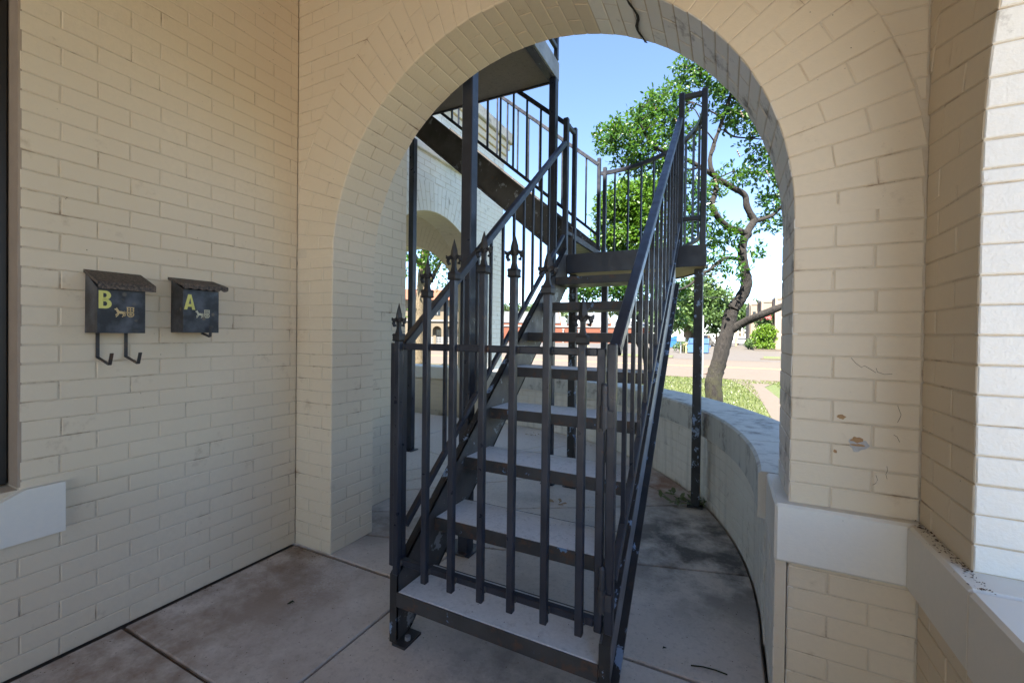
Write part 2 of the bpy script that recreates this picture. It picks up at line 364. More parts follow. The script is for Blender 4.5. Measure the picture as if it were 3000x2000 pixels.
def brick_geo(q, gap=None, bev=0.0026, depth=0.016, rough=0.0):
    if gap is None: gap = random.choice((0.0028, 0.0036, 0.0046, 0.0060))
    a = inset(q, gap/2); c = inset(q, gap/2+bev)
    if rough:
        a = [(x+random.uniform(-rough, rough), y+random.uniform(-rough, rough)) for x, y in a]
    v = [(x, y, 0) for x, y in c]+[(x, y, -bev*0.8) for x, y in a]+[(x, y, -depth) for x, y in a]
    n = len(q)
    f = [tuple(range(n))]+[(n+i, n+(i+1) % n, (i+1) % n, i) for i in range(n)]+[(2*n+i, 2*n+(i+1) % n, n+(i+1) % n, n+i) for i in range(n)]
    return v, f
class Brickwork:
    def __init__(s): s.items = []
    def put(s, fr, q, mat, parent):
        ar = abs(sum(q[i][0]*q[(i+1) % len(q)][1]-q[(i+1) % len(q)][0]*q[i][1] for i in range(len(q))))/2
        if ar > 0.0006: s.items.append((fr, q, mat, parent))
    def row(s, fr, t0, t1, spans, off, mat, parent):
        """spans: list of ((l0,l1),(r0,r1)) limits at t0 and t1"""
        for (l0, l1), (r0, r1) in spans:
            lo, hi = min(l0, l1), max(r0, r1)
            k = math.floor((lo-off)/BL); cuts = []
            while off+k*BL < hi:
                x = off+k*BL+random.uniform(-0.003, 0.003)
                if x > max(l0, l1)+0.035 and x < min(r0, r1)-0.035: cuts.append(x)
                k += 1
            e0 = [l0]+cuts+[r0]; e1 = [l1]+cuts+[r1]
            for i in range(len(e0)-1):
                s.put(fr, [(e0[i], t0), (e0[i+1], t0), (e1[i+1], t1), (e1[i], t1)], mat, parent)
    def wall(s, fr, s0, s1, z0, z1, off, mat, parent, arch=None, hole=None):
        """courses at multiples of HC; arch = (centre, radius, spring, zbottom, ring); hole = (a, b, z0, z1)"""
        n = int(math.floor(z0/HC+1e-6))
        while n*HC < z1-0.01:
            t0, t1 = max(n*HC, z0), min((n+1)*HC, z1)
            if t1-t0 < 0.015: n += 1; continue
            sp = [((s0, s0), (s1, s1))]
            def cut(sp, a, b):
                out = []
                for l, r in sp:
                    if max(b) <= min(l)+0.02 or min(a) >= max(r)-0.02: out.append((l, r)); continue
                    if min(a) > max(l)+0.02 or a[0]-l[0] > 0.03 or a[1]-l[1] > 0.03:
                        out.append((l, (max(a[0], l[0]), max(a[1], l[1]))))
                    if r[0]-b[0] > 0.03 or r[1]-b[1] > 0.03:
                        out.append(((min(b[0], r[0]), min(b[1], r[1])), r))
                return out
            if arch:
                c, R, zs, zb, ring = arch; Ro = R+ring
                h = []
                for t in (t0, t1):
                    if t1 <= zb+0.02: h.append(0)
                    elif t <= zs: h.append(R)
                    elif t-zs < Ro: h.append(math.sqrt(Ro*Ro-(t-zs)**2))
                    else: h.append(0)
                if t1 <= zb+0.02: h = [0, 0]
                elif t0 < zs < t1: h = [R, R]
                if h[0] > 0 or h[1] > 0:
                    if t0 >= zs and t1-zs >= Ro and t0-zs < Ro: h[1] = 0.0
                    sp = cut(sp, (c-h[0], c-h[1]), (c+h[0], c+h[1]))
            if hole and t0 < hole[3]-0.02 and t1 > hole[2]+0.02:
                sp = cut(sp, (hole[0], hole[0]), (hole[1], hole[1]))
            s.row(fr, t0, t1, sp, off+(n % 2)*BL/2, mat, parent); n += 1
    def ring(s, fr, c, zs, R, ring, nb, mat, parent, clip=None):
        """voussoirs, one and a half bricks deep, joints staggered"""
        da = math.pi/nb
        for i in range(nb):
            a = (i+0.5)*da; ca, sa = math.cos(a), math.sin(a)
            f2 = Frame(fr.at(c, zs), fr.a*ca+fr.b*sa, fr.b*ca-fr.a*sa, fr.n)
            m = R+(ring*0.64 if i % 2 else ring*0.34)
            for r0, r1 in ((R, m), (m, R+ring)):
                h0, h1 = r0*math.tan(da/2), r1*math.tan(da/2)
                if clip:
                    ctr = f2.at((r0+r1)/2, 0); x = (ctr-fr.o).dot(fr.a)
                    if x > clip[1]-0.02 or x < clip[0]+0.02: continue
                    out = [f2.at(r1, h) for h in (h1, -h1)]
                    if any((p-fr.o).dot(fr.a) > clip[1] or (p-fr.o).dot(fr.a) < clip[0] for p in out):
                        lim = min(((clip[1] if ca > 0 else clip[0])-c)/ca-0.004, r1)
                        if lim-r0 < 0.03: continue
                        r1 = lim; h1 = r1*math.tan(da/2)
                s.put(f2, [(r0, -h0), (r1, -h1), (r1, h1), (r0, h0)], mat, parent)
    def soffit(s, fr, c, zs, R, depth, nb, mats, parent):
        """bricks lining the arch; fr.n points out of the wall face, the lining runs to -n by depth"""
        da = math.pi/nb
        for i in range(nb):
            a = (i+0.5)*da; ca, sa = math.cos(a), math.sin(a); rr = R*math.cos(da/2)
            o = fr.at(c+rr*ca, zs+rr*sa)
            f2 = Frame(o, -fr.n, (fr.b*ca-fr.a*sa), -(fr.a*ca+fr.b*sa))
            h = R*math.sin(da/2); m = depth*(0.66 if i % 2 else 0.34)
            mt = mats(ca) if callable(mats) else mats
            for x0, x1 in ((0, m), (m, depth)): s.put(f2, [(x0, -h), (x1, -h), (x1, h), (x0, h)], mt, parent)
    def build(s, owner, limit=300, rough=0.0012):
        sc_ = [(shown([fr.at(*p) for p in q]), k) for k, (fr, q, m, p) in enumerate(s.items)]
        sc_.sort(reverse=True); single = {k for a, k in sc_[:limit] if a > 60}
        cache = {}; mats = []; V = []; F = []; FI = []
        for k, (fr, q, mat, parent) in enumerate(s.items):
            jit = random.uniform(-0.0009, 0.0009)
            if k in single:
                cx = sum(x for x, _ in q)/len(q); cy = sum(y for _, y in q)/len(q)
                lq = tuple((round(x-cx, 3), round(y-cy, 3)) for x, y in q); key = (lq, mat)
                if key not in cache:
                    v, f = brick_geo(lq, rough=rough*0.6); me = bpy.data.meshes.new("brick"); me.from_pydata(v, [], f); me.materials.append(M[mat]); cache[key] = me
                o = bpy.data.objects.new("brick", cache[key]); COL.objects.link(o)
                c = fr.at(cx, cy, jit)
                o.parent = parent; o.matrix_parent_inverse = parent.matrix_world.inverted()
                o.matrix_basis = Matrix(((fr.a.x, fr.b.x, fr.n.x, c.x), (fr.a.y, fr.b.y, fr.n.y, c.y), (fr.a.z, fr.b.z, fr.n.z, c.z), (0, 0, 0, 1)))
            else:
                v, f = brick_geo(q, rough=rough); b0 = len(V)
                V += [tuple(fr.at(x, y, z+jit)) for x, y, z in v]; F += [tuple(i+b0 for i in ff) for ff in f]
                if mat not in mats: mats.append(mat)
                FI += [mats.index(mat)]*len(f)
        if V:
            me = bpy.data.meshes.new("brick_courses"); me.from_pydata(V, [], F)
            for m in mats: me.materials.append(M[m])
            me.polygons.foreach_set("material_index", FI)
            stuff(link("brick_courses", me, owner))
def arch_body(mb, fr, s0, s1, z0, z1, depth, arch, back=0.0028):
    """solid wall with an arched hole, front set back by `back` behind the brick faces"""
    c, R, zs, zb = arch; R += back; seg = 48
    fn = lambda x, y, k: fr.at(x, y, -back if k == 0 else -depth+back)
    def quad(p):   # p: 4 (x, y)
        for k in (0, 1): mb.add([fn(x, y, k) for x, y in p], [(0, 1, 2, 3) if k == 0 else (3, 2, 1, 0)])
    quad([(s0, z0), (c-R, z0), (c-R, zs), (s0, zs)]); quad([(c+R, z0), (s1, z0), (s1, zs), (c+R, zs)])
    quad([(s0, zs), (c-R, zs), (c-R, z1), (s0, z1)]); quad([(c+R, zs), (s1, zs), (s1, z1), (c+R, z1)])
    if zb > z0:
        quad([(c-R, z0), (c+R, z0), (c+R, zb), (c-R, zb)])
        mb.add([fn(c-R, zb, 0), fn(c+R, zb, 0), fn(c+R, zb, 1), fn(c-R, zb, 1)], [(0, 1, 2, 3)])
    pts = [(c-R, max(zb, z0)), (c-R, zs)]+[(c+R*math.cos(math.pi-math.pi*i/seg), zs+R*math.sin(math.pi*i/seg)) for i in range(1, seg)]+[(c+R, zs), (c+R, max(zb, z0))]
    for i in range(len(pts)-1):
        (xa, ya), (xb, yb) = pts[i], pts[i+1]
        mb.add([fn(xa, ya, 0), fn(xb, yb, 0), fn(xb, yb, 1), fn(xa, ya, 1)], [(0, 3, 2, 1)])
        if 1 <= i <= len(pts)-3: quad([(xa, ya), (xb, yb), (xb, z1), (xa, z1)])
    for x in (s0, s1): mb.add([fn(x, z0, 0), fn(x, z1, 0), fn(x, z1, 1), fn(x, z0, 1)], [(0, 1, 2, 3)])
    mb.add([fn(s0, z1, 0), fn(s1, z1, 0), fn(s1, z1, 1), fn(s0, z1, 1)], [(0, 1, 2, 3)])

XL, Y0, Y1, XR, XO = -2.19, 1.641, 1.951, 0.506, 0.816
AC, AR, AZ = -0.86, 1.046, 1.59            # front arch: centre, radius, spring height
BC = 0.295                                  # side arch centre (along y)
SB, ST = 0.497, 0.681                       # sill band
ZT = 3.35
X3, Y3, Z3 = Vector((1, 0, 0)), Vector((0, 1, 0)), Vector((0, 0, 1))

# ------------------------------------------------------------------ the near porch
porch = thing("brick_porch", "cream painted brick porch whose round arch frames the metal stair", "porch", (-0.86, 1.8, 0))
bw = Brickwork()
# left wall with the window
b = MB(); wb = 0.0028
b.box(XL-0.31, 0.565, 0, XL-wb, Y0-0.002, ZT); b.box(XL-0.31, -0.9, 0, XL-wb, 0.565, ST-0.034); b.box(XL-0.31, -0.9, 2.75, XL-wb, 0.565, ZT); b.box(XL-0.31, -3.2, 0, XL-wb, -0.9, ZT)
lw = b.obj("side_wall", 'mortar', porch)
fL = Frame((XL, 0, 0), Y3, Z3, X3)
bw.wall(fL, -3.2, Y0, 0.0, ZT, Y0-0.145, 'brick', lw, hole=(-0.9, 0.565, 0.648, 2.75))
# arch wall facing the camera
b = MB(); fF = Frame((0, Y0, 0), X3, Z3, -Y3)
arch_body(b, fF, XL-0.31, XO, 0, ZT, 0.31, (AC, AR, AZ, 0))
aw = b.obj("arch_wall", 'mortar', porch)
bw.wall(fF, XL, XR, 0, ZT, XL+0.21, 'brick', aw, arch=(AC, AR, AZ, 0, 0.335))
bw.ring(fF, AC, AZ, AR, 0.335, 50, 'brick', aw, clip=(XL, XR))
sm = lambda ca: 'brick' if ca < 0.30 else ('brick_white_lit' if ca < 0.72 else 'brick_soot_lit')  # bricks turn paler to the right, painting in light on the soffit
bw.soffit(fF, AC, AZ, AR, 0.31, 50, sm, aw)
bw.wall(Frame((AC-AR, Y0, 0), Y3, Z3, X3), 0, 0.31, 0, AZ, 0.105, 'brick_white_lit' if False else 'brick', aw)
bw.wall(Frame((AC+AR, Y0, 0), Y3, Z3, -X3), 0, 0.31, 0, AZ, 0.105, 'brick_soot_lit', aw)
# outer return beside the arch and the wall beyond it
b = MB(); b.box(XL-0.31, Y1-0.01, 0, XL-wb, 2.566, 4.2); rw = b.obj("return_wall", 'mortar', porch)
bw.wall(Frame((XL, 0, 0), Y3, Z3, X3), Y1, 2.57, 0, 4.2, Y1+0.05, 'brick', rw)
# side wall with its own arch, at the right
b = MB(); fR = Frame((XR, 0, 0), -Y3, Z3, -X3)
arch_body(b, fR, -Y0+0.003, 3.2, 0, ZT, 0.31, (-BC, AR, AZ, ST-0.04))
sw = b.obj("arch_wall", 'mortar', porch); sw['label'] = "side arch wall close to the camera with a reveal painted paler for daylight"
bw.wall(fR, -Y0, 3.2, 0, ZT, -Y0+0.08, 'brick', sw, arch=(-BC, AR, AZ, ST, 0.335))
bw.ring(fR, -BC, AZ, AR, 0.335, 50, 'brick', sw, clip=(-Y0, 3.2))
bw.soffit(fR, -BC, AZ, AR, 0.31, 50, 'brick_white_lit', sw)  # paler bricks put daylight into the colour of the reveal
bw.wall(Frame((XR, BC+AR, 0), X3, Z3, -Y3), 0, 0.31, ST, AZ, 0.105, 'brick_white_lit', sw)
# ceiling; unseen storey and eaved roof above are added to shade the court
b = MB(); b.box(XL-0.31, -3.2, ZT, XO, Y1, ZT+0.25); b.obj("ceiling", 'ceiling', porch)
b = MB(); b.box(-9, -6.5, ZT+0.26, XO-0.003, Y1-0.003, 6.1); b.box(-9, -6.5, -0.4, XL-0.32, 1.94, ZT+0.25); b.obj("unseen_shade_storey", 'plain', porch)
b = MB(); b.box(-9.5, -7.2, 6.1, XO+0.85, Y1+0.12, 6.32); b.obj("roof", 'tan_trim', porch)  # added out of view; overhang keeps sun off the court
b = MB(); b.box(-9, 1.945, -0.4, XL-0.316, 2.55, 4.2); b.obj("back_wall", 'plain', porch)
# sill stones
def sill(x0, y0, x1, y1, parent=porch, z0=SB, z1=ST):
    b = MB(); b.cbox(x0, y0, z0, x1, y1, z1, 0.008); return b.obj("sill_stone", 'sill', parent)
sill(0.145, 1.601, XR+0.25, Y1-0.002); sill(0.466, 1.246, XO+0.04, 1.598); sill(0.462, 0.30, XO+0.04, 1.243); sill(0.462, -0.75, XO+0.04, 0.297)
# left window
win = MB(); win.box(XL-0.15, -0.86, 0.66, XL-0.095, 0.475, 2.72)
w0 = win.obj("window", 'glass', porch)
b = MB()
b.cbox(XL-0.16, 0.478, 0.655, XL-0.080, 0.5615, 2.74, 0.006); b.cbox(XL-0.16, -0.88, 0.655, XL-0.075, 0.476, 0.715, 0.006); b.box(XL-0.155, 0.44, 0.717, XL-0.085, 0.470, 2.74)
b.obj("window_frame", 'frame_dark', w0)
b = MB(); b.box(XL-0.30, 0.5625, 0.655, XL-0.0005, 0.572, 2.75); b.obj("reveal", 'reveal', w0)
b = MB()
poly = [(-1.2, 0.467), (0.677, 0.467), (0.677, 0.648), (0.575, 0.648), (0.50, 0.612), (-1.2, 0.612)]
b.prism(poly, lambda a, c, k: (XL+0.024, a, c) if k == 0 else (XL-0.09, a, c))
s0 = b.obj("window_sill", 'sill', w0)
# old damage on the right pier: patches where paint and plaster came away
def patch(cx, cz, rx, rz, mat, name, dy):
    b = MB(); pts = []
    for i in range(16):
        a = 2*math.pi*i/16; r = 1+random.uniform(-0.28, 0.22); pts.append((cx+rx*r*math.cos(a), cz+rz*r*math.sin(a)))
    b.prism(pts, lambda x, z, k: (x, Y0-dy if k == 0 else Y0+0.003, z)); o = b.obj(name, mat, aw); return o
patch(0.362, 0.885, 0.026, 0.021, 'grey_patch', "paint_chip", 0.0016); patch(0.358, 0.900, 0.016, 0.010, 'exposed', "paint_chip", 0.0022)
patch(0.361, 0.884, 0.017, 0.0035, 'exposed', "paint_chip", 0.0028); patch(0.318, 0.966, 0.011, 0.007, 'exposed', "paint_chip", 0.002)
patch(0.305, 0.858, 0.005, 0.006, 'exposed', "paint_chip", 0.002)
# crack at the crown of the arch
b = MB(); ang = math.acos((-0.352-AC)/AR)
def sof(a, y, r): return (AC+r*math.cos(a), y, AZ+r*math.sin(a))
L_, R_ = [], []
for i in range(13):
    y = Y0+0.31*i/12; a = ang+0.012*math.sin(i*0.9)-0.010*i/12; w = 0.004+0.004*abs(math.sin(i*1.7))
    L_.append(sof(a+w, y, AR-0.006)); R_.append(sof(a-w, y, AR-0.006))
vs = L_+R_; b.add(vs, [(i, i+1, 14+i, 13+i) for i in range(12)]); b.obj("crack", 'ply_dark', aw)
# hairline cracks and dry roots on the pier paint
for pts in ([(0.452,1.012),(0.456,0.998),(0.460,0.986),(0.457,0.974),(0.452,0.962)], [(0.444,0.925),(0.452,0.920),(0.458,0.905)], [(0.34,1.148),(0.352,1.132),(0.366,1.120),(0.372,1.126),(0.384,1.118),(0.40,1.106)],
            [(0.40,1.12),(0.404,1.108),(0.42,1.102),(0.438,1.104)], [(0.405,0.80),(0.409,0.786),(0.405,0.775),(0.398,0.769)], [(0.43,0.83),(0.432,0.818),(0.428,0.806),(0.431,0.792)]):
    b = MB(); b.tube([(x, Y0-0.001, z) for x, z in pts], 0.0006, 4); b.obj("hairline_crack", 'crumb', aw)
bw.build(porch)

# ------------------------------------------------------------------ the porch wing across the court
def T(x, y): return (y-5.05, x+5.05)        # the wing mirrors the near porch about the diagonal
wing = thing("porch_wing", "white painted brick porch wing with corbelled top behind the upper stair flight", "building", (-3.25, 4.3, 0))
bw2 = Brickwork()
WX, WI = -3.10, -3.41
fW = Frame((WX, 0, 0), Y3, Z3, X3); WC = AC+5.05
b = MB(); arch_body(b, fW, 2.86, 5.866, -0.3, 3.95, 0.31, (WC, AR, AZ, -0.1)); ww = b.obj("arch_wall", 'mortar', wing)
bw2.wall(fW, 2.86, 5.866, -0.3, 3.84, 2.9, 'brick_white_lit', ww, arch=(WC, AR, AZ, -0.1, 0.335))
bw2.ring(fW, WC, AZ, AR, 0.335, 50, 'brick_white_lit', ww)
bw2.soffit(fW, WC, AZ, AR, 0.31, 50, 'brick', ww)
bw2.wall(Frame((WX, WC+AR, 0), -X3, Z3, -Y3), 0, 0.31, -0.1, AZ, 0.105, 'brick', ww)
fE = Frame((0, 5.866, 0), -X3, Z3, Y3); fI = Frame((0, 5.556, 0), X3, Z3, -Y3)
b = MB(); arch_body(b, fI, -8.2, WI, -0.3, 3.4, 0.31, (BC-5.05, AR, AZ, ST-0.04)); w2 = b.obj("end_wall", 'mortar', wing)
bw2.wall(fI, -6.6, WI, 0, 3.3, WI-0.12, 'brick', w2, arch=(BC-5.05, AR, AZ, ST, 0.335))
bw2.ring(fI, BC-5.05, AZ, AR, 0.335, 50, 'brick', w2)
bw2.soffit(fI, BC-5.05, AZ, AR, 0.31, 50, 'brick', w2)
b = MB(); b.box(-6.4, 2.62, 3.36, WI-0.002, 5.86, 3.55); b.obj("ceiling", 'plain', wing)
b = MB(); b.box(-8.2, 2.55, -0.3, WX-0.002, 2.858, 3.95); b.obj("inner_wall", 'plain', wing)
# corbelled courses and coping
for z0, z1, o in ((3.84, 3.935, 0.022), (3.938, 4.03, 0.045), (4.033, 4.125, 0.068)):
    b = MB(); b.cbox(-8.2, 2.60, z0, WX+o, 5.866+o, z1, 0.006); b.obj("corbel_course", 'brick', wing)
b = MB(); b.cbox(-8.3, 2.55, 4.128, WX+0.11, 5.866+0.11, 4.29, 0.012); b.obj("coping", 'cap', wing)
b = MB(); b.cbox(WX-0.1, 2.87, 3.26, WX+0.045, 4.9, 3.37, 0.008); b.obj("ledge", 'plain', wing)
sill(-6.5, 5.516, WI-0.02, 5.90, wing); sill(WI-0.04, WC+AR-0.042, WX+0.04, 5.90, wing)
bw2.build(wing)

# ------------------------------------------------------------------ low curved wall round the court
CC, CR = Vector((-2.94, 2.11, 0)), 3.09
cw = thing("curved_wall", "low curved brick wall with a weathered concrete cap round the court", "wall", (-0.75, 4.3, 0))
def cp(r, a, z): return (CC.x+r*math.cos(a), CC.y+r*math.sin(a), z)
A0, A1 = math.radians(-2.9), math.radians(92)
b = MB(); n = 60
for i in range(n):
    a, c = A0+(A1-A0)*i/n, A0+(A1-A0)*(i+1)/n; r0, r1 = CR+0.0028, CR+0.30
    b.add([cp(r0, a, -0.4), cp(r0, c, -0.4), cp(r0, c, SB), cp(r0, a, SB), cp(r1, a, -0.4), cp(r1, c, -0.4), cp(r1, c, SB), cp(r1, a, SB)], [(0, 1, 2, 3), (7, 6, 5, 4), (3, 2, 6, 7)])
cb = b.obj("wall_core", 'mortar', cw)
bw3 = Brickwork()
nrow = 8; per = int((A1-A0)*CR/BL)
for k in range(nrow):
    t0, t1 = k*HC, min((k+1)*HC, SB)
    if t1-t0 < 0.015: continue
    for i in range(per):
        da = (A1-A0)/per; a = A0+da*(i+(0.5 if k % 2 else 0.0)+0.5)
        if a+da/2 > A1: continue
        o = Vector(cp(CR*math.cos(da/2), a, 0)); tg = Vector((-math.sin(a), math.cos(a), 0)); nn = -Vector((math.cos(a), math.sin(a), 0))
        h = CR*math.sin(da/2)
        bw3.put(Frame(o, tg, Z3, nn), [(-h, t0), (h, t0), (h, t1), (-h, t1)], 'brick_court', cb)
b = MB(); b.box(0.152, 1.628, -0.3, 0.1815, 2.02, SB); b.obj("wall_end", 'mortar', cw)
bw3.wall(Frame((0.1486, 0, 0), -Y3, Z3, -X3), -1.985, -1.628, 0, SB, -1.8, 'brick_court', cb)
bw3.build(cw)
ncap = 9
for i in range(ncap):
    da = (A1-A0)/ncap; a0, a1 = A0+da*i+0.0011, A0+da*(i+1)-0.0011; bm = bmesh.new(); seg = 7
    ri, ro, bv = CR-0.028, CR+0.335, 0.012
    prof = [(ri, SB), (ri, ST-bv), (ri+bv, ST), (ro-bv, ST), (ro, ST-bv), (ro, SB)]
    b = MB(); vs = [cp(r, a0+(a1-a0)*j/seg, z) for j in range(seg+1) for r, z in prof]; m = len(prof)
    fs = [(j*m+q, j*m+(q+1) % m, (j+1)*m+(q+1) % m, (j+1)*m+q) for j in range(seg) for q in range(m)]+[tuple(range(m)), tuple(range(seg*m+m-1, seg*m-1, -1))]
    b.add(vs, fs); b.obj("cap_stone", 'cap', cw)

# ------------------------------------------------------------------ paving of porch and court
base = MB(); base.add([(-3.0, -3.3, -0.014), (XO, -3.3, -0.014), (XO, 1.66, -0.014), (-3.0, 1.66, -0.014)], [(0, 1, 2, 3)])
court = [(-8, 1.634), (0.145, 1.634)]+[(CC.x+(CR-0.003)*math.cos(a), CC.y+(CR-0.003)*math.sin(a)) for a in [A0+(A1-A0)*i/40 for i in range(41)]]+[(-8, 5.25)]
porch_poly = [(XL+0.010, -3.2), (XR-0.008, -3.2), (XR-0.008, 1.630), (XL+0.010, 1.630)]
def clip(poly, p, d):
    """part of poly on the left of the line p + t d, and the part on the right"""
    n = (-d[1], d[0]); out = ([], [])
    sd = [(x-p[0])*n[0]+(y-p[1])*n[1] for x, y in poly]
    for i in range(len(poly)):
        j = (i+1) % len(poly)
        if sd[i] >= 0: out[0].append(poly[i])
        if sd[i] <= 0: out[1].append(poly[i])
        if sd[i]*sd[j] < 0:
            t = sd[i]/(sd[i]-sd[j]); q = (poly[i][0]+t*(poly[j][0]-poly[i][0]), poly[i][1]+t*(poly[j][1]-poly[i][1]))
            out[0].append(q); out[1].append(q)
    return [o for o in out if len(o) > 2]
def split(polys, p, d, test=None):
    res = []
    for q in polys:
        cx = sum(x for x, _ in q)/len(q); cy = sum(y for _, y in q)/len(q)
        res += clip(q, p, d) if (test is None or test(cx, cy)) else [q]
    return res
def slabs(polys, mat, parent, gap=0.012):
    for q in polys:
        a = inset(q, gap/2); c = inset(q, gap/2+0.005); n = len(q); dz = random.uniform(-0.0015, 0.0015)
        b = MB(); b.v = [(x, y, dz) for x, y in c]+[(x, y, -0.005+dz) for x, y in a]+[(x, y, -0.03) for x, y in a]
        b.f = [tuple(range(n))]+[(n+i, n+(i+1) % n, (i+1) % n, i) for i in range(n)]+[(2*n+i, 2*n+(i+1) % n, n+(i+1) % n, n+i) for i in range(n)]
        b.obj("slab", mat, parent)
pf = struct(base.obj("porch_floor", 'joint'))
pp = [porch_poly]
pp = split(pp, (0, 0.852), (1, 0)); pp = split(pp, (-1.297, 0), (0, 1), lambda x, y: y > 0.85); pp = split(pp, (-0.45, 0), (0, 1), lambda x, y: y < 0.85); pp = split(pp, (0, -0.9), (1, 0), lambda x, y: y < 0.5)
slabs(pp, 'floor', pf)
cb_ = MB(); cb_.prism(court, lambda x, y, k: (x, y, -0.016 if k == 0 else -0.3)); cf = struct(cb_.obj("court_floor", 'joint'))
cs = [court]
cs = split(cs, (-1.336, 2.07), (1.442, 0.414), lambda x, y: True)
cs = split(cs, (-2.11, 2.185), (1.827, 1.109), lambda x, y: y > 2.2)
cs = split(cs, (-2.18, 2.61), (0.77, 0.74), lambda x, y: y > 2.55 and x < 0)
cs = split(cs, (-2.49, 2.98), (0.16, 0.30), lambda x, y: y > 2.9 and x < -1.4)
cs = split(cs, (-3.18, 2.9), (0.0, 1.0), lambda x, y: x < -2.0)
cs = split(cs, (-1.32, 2.1), (0.01, 0.1), lambda x, y: y < 2.6)
cs = split(cs, (-1.55, 4.5), (0.16, 0.36), lambda x, y: y > 3.9 and x > -2.2 and x < -0.9)
cs = split(cs, (-2.48, 3.49), (0.155, -0.04), lambda x, y: x < -2.1 and x > -3.1 and y > 3.0)
slabs(cs, 'terrace', cf)

# ------------------------------------------------------------------ the metal staircase
stair = thing("outdoor_staircase", "black steel outdoor staircase turning at a rounded landing with concrete treads", "staircase", (-0.73, 1.3, 0))
RISE, RUN, SY = 0.2038, 0.24, 1.285
XA, XB = -1.130, -0.335                      # inner faces of the two stringers
def zu(y): return 0.654+0.849*(y-1.744)      # top edge of the stringers
def stringer(x, out, mat, label=None):
    """channel: web at x, flanges towards out"""
    y0, y1, D = 1.29, 3.2, 0.325; t = 0.008*out; F = 0.034*out
    ys = y0+(D-zu(y0))/0.849
    web = [(y0, 0), (ys, 0), (y1, zu(y1)-D), (y1, zu(y1)), (y0, zu(y0))]
    b = MB(); b.prism(web, lambda y, z, k: (x if k == 0 else x+t, y, z))
    def fl(p, q, th):
        d = Vector((0, q[0]-p[0], q[1]-p[1])); L = d.length; d.normalize(); nrm = Vector((0, -d.z, d.y))*th
        P, Q = Vector((x, *p)), Vector((x, *q)); o = Vector((F, 0, 0))
        b.add([P, Q, Q+o, P+o, P+nrm, Q+nrm, Q+o+nrm, P+o+nrm], [(0,1,2,3),(7,6,5,4),(0,4,5,1),(1,5,6,2),(2,6,7,3),(3,7,4,0)])
    o = b.obj("stringer", mat, stair)
    b = MB(); fl((y0, zu(y0)), (y1, zu(y1)), -0.011); fl((ys, 0.0), (y1, zu(y1)-D), 0.011); fl((y0-0.002, 0), (y0-0.002, zu(y0)), -0.010)
    b.obj("stringer_flange", 'steel_peel', o)
    return o
sA = stringer(XA, -1, 'stringer'); sB = stringer(XB, 1, 'steel_grey')
for k in range(1, 9):
    z, y = RISE*k, SY+RUN*(k-1); x0, x1 = XA+0.001, XB-0.001
    p = MB()
    p.cbox(x0, y, z-0.056, x1, y+0.007, z-0.001, 0.0015); p.box(x0, y+0.0072, z-0.056, x1, y+0.236, z-0.050); p.box(x0, y+0.2362, z-0.052, x1, y+0.243, z-0.002)
    t = p.obj("tread", 'nosing', stair)
    c = MB(); c.cbox(x0+0.002, y+0.0075, z-0.0495, x1-0.002, y+0.2355, z, 0.003); c.obj("tread_slab", 'tread', t)
# foot plate and bolt
f = MB(); f.box(XA-0.01, 1.275, 0.0, XA+0.052, 1.375, 0.011); fp = f.obj("foot_plate", 'nosing', stair)
f = MB(); f.tube([(-1.098, 1.318, 0.011), (-1.098, 1.318, 0.024)], 0.012, 6); f.obj("bolt", 'steel_grey', fp)
f = MB(); f.box(XB-0.05, 1.275, 0.0, XB+0.01, 1.375, 0.011); f.obj("foot_plate", 'nosing', stair)
# handrails of the lower flight
def hz(y): return 1.272+0.8355*(y-1.459)
def rail(name, p, q, w=0.034, h=0.034, mat='steel', b=0.004):
    m = MB(); m.bar(p, q, w, h, b=b); return m.obj(name, mat, stair)
def post(name, x, y, z0, z1, w=0.034, mat='steel'):
    m = MB(); m.cbox(x-w/2, y-w/2, z0, x+w/2, y+w/2, z1, 0.004); return m.obj(name, mat, stair)
for x, side in ((-1.152, 0), (-0.312, 1)):
    rail("handrail", (x, 1.345, hz(1.345)-0.018), (x, 3.19, hz(3.19)-0.018), 0.036, 0.036)
    rail("bottom_rail", (x, 1.36, zu(1.36)+0.105), (x, 3.18, zu(3.18)+0.105), 0.026, 0.026, 'steel_worn' if side else 'steel')
    y0 = 1.50 if side else 1.487
    sp = 0.141 if side else 0.1385
    k = 0
    while y0+sp*k < 3.13:
        y = y0+sp*k; m = MB(); m.bar((x, y, zu(y)+0.115), (x, y, hz(y)-0.034), 0.0145, 0.0145); m.obj("baluster", 'steel', stair); k += 1
post("newel_post", -1.152, 1.335, zu(1.335)+0.005, 1.165, 0.030)
post("newel_post", -1.150, 3.215, 1.60, 2.905, 0.040); post("newel_post", -1.142, 3.40, 1.84, 2.905, 0.036)
rail("top_rail", (-1.150, 3.215, 2.86), (-1.142, 3.40, 2.86), 0.03, 0.034); rail("bottom_rail", (-1.150, 3.215, 2.02), (-1.142, 3.40, 2.02), 0.022, 0.026, 'steel_worn')
post("newel_post", -0.305, 3.215, 1.70, 2.895, 0.038); post("newel_post", -0.158, 3.215, 1.69, 2.895, 0.038)
rail("top_rail", (-0.305, 3.215, 2.865), (-0.158, 3.215, 2.865), 0.03, 0.034, 'steel_worn'); rail("bottom_rail", (-0.305, 3.215, 2.02), (-0.158, 3.215, 2.02), 0.026, 0.03)
# gate jamb post at the right foot
jp = post("gate_post", -0.3125, 1.3175, 0.29, 1.183, 0.028)
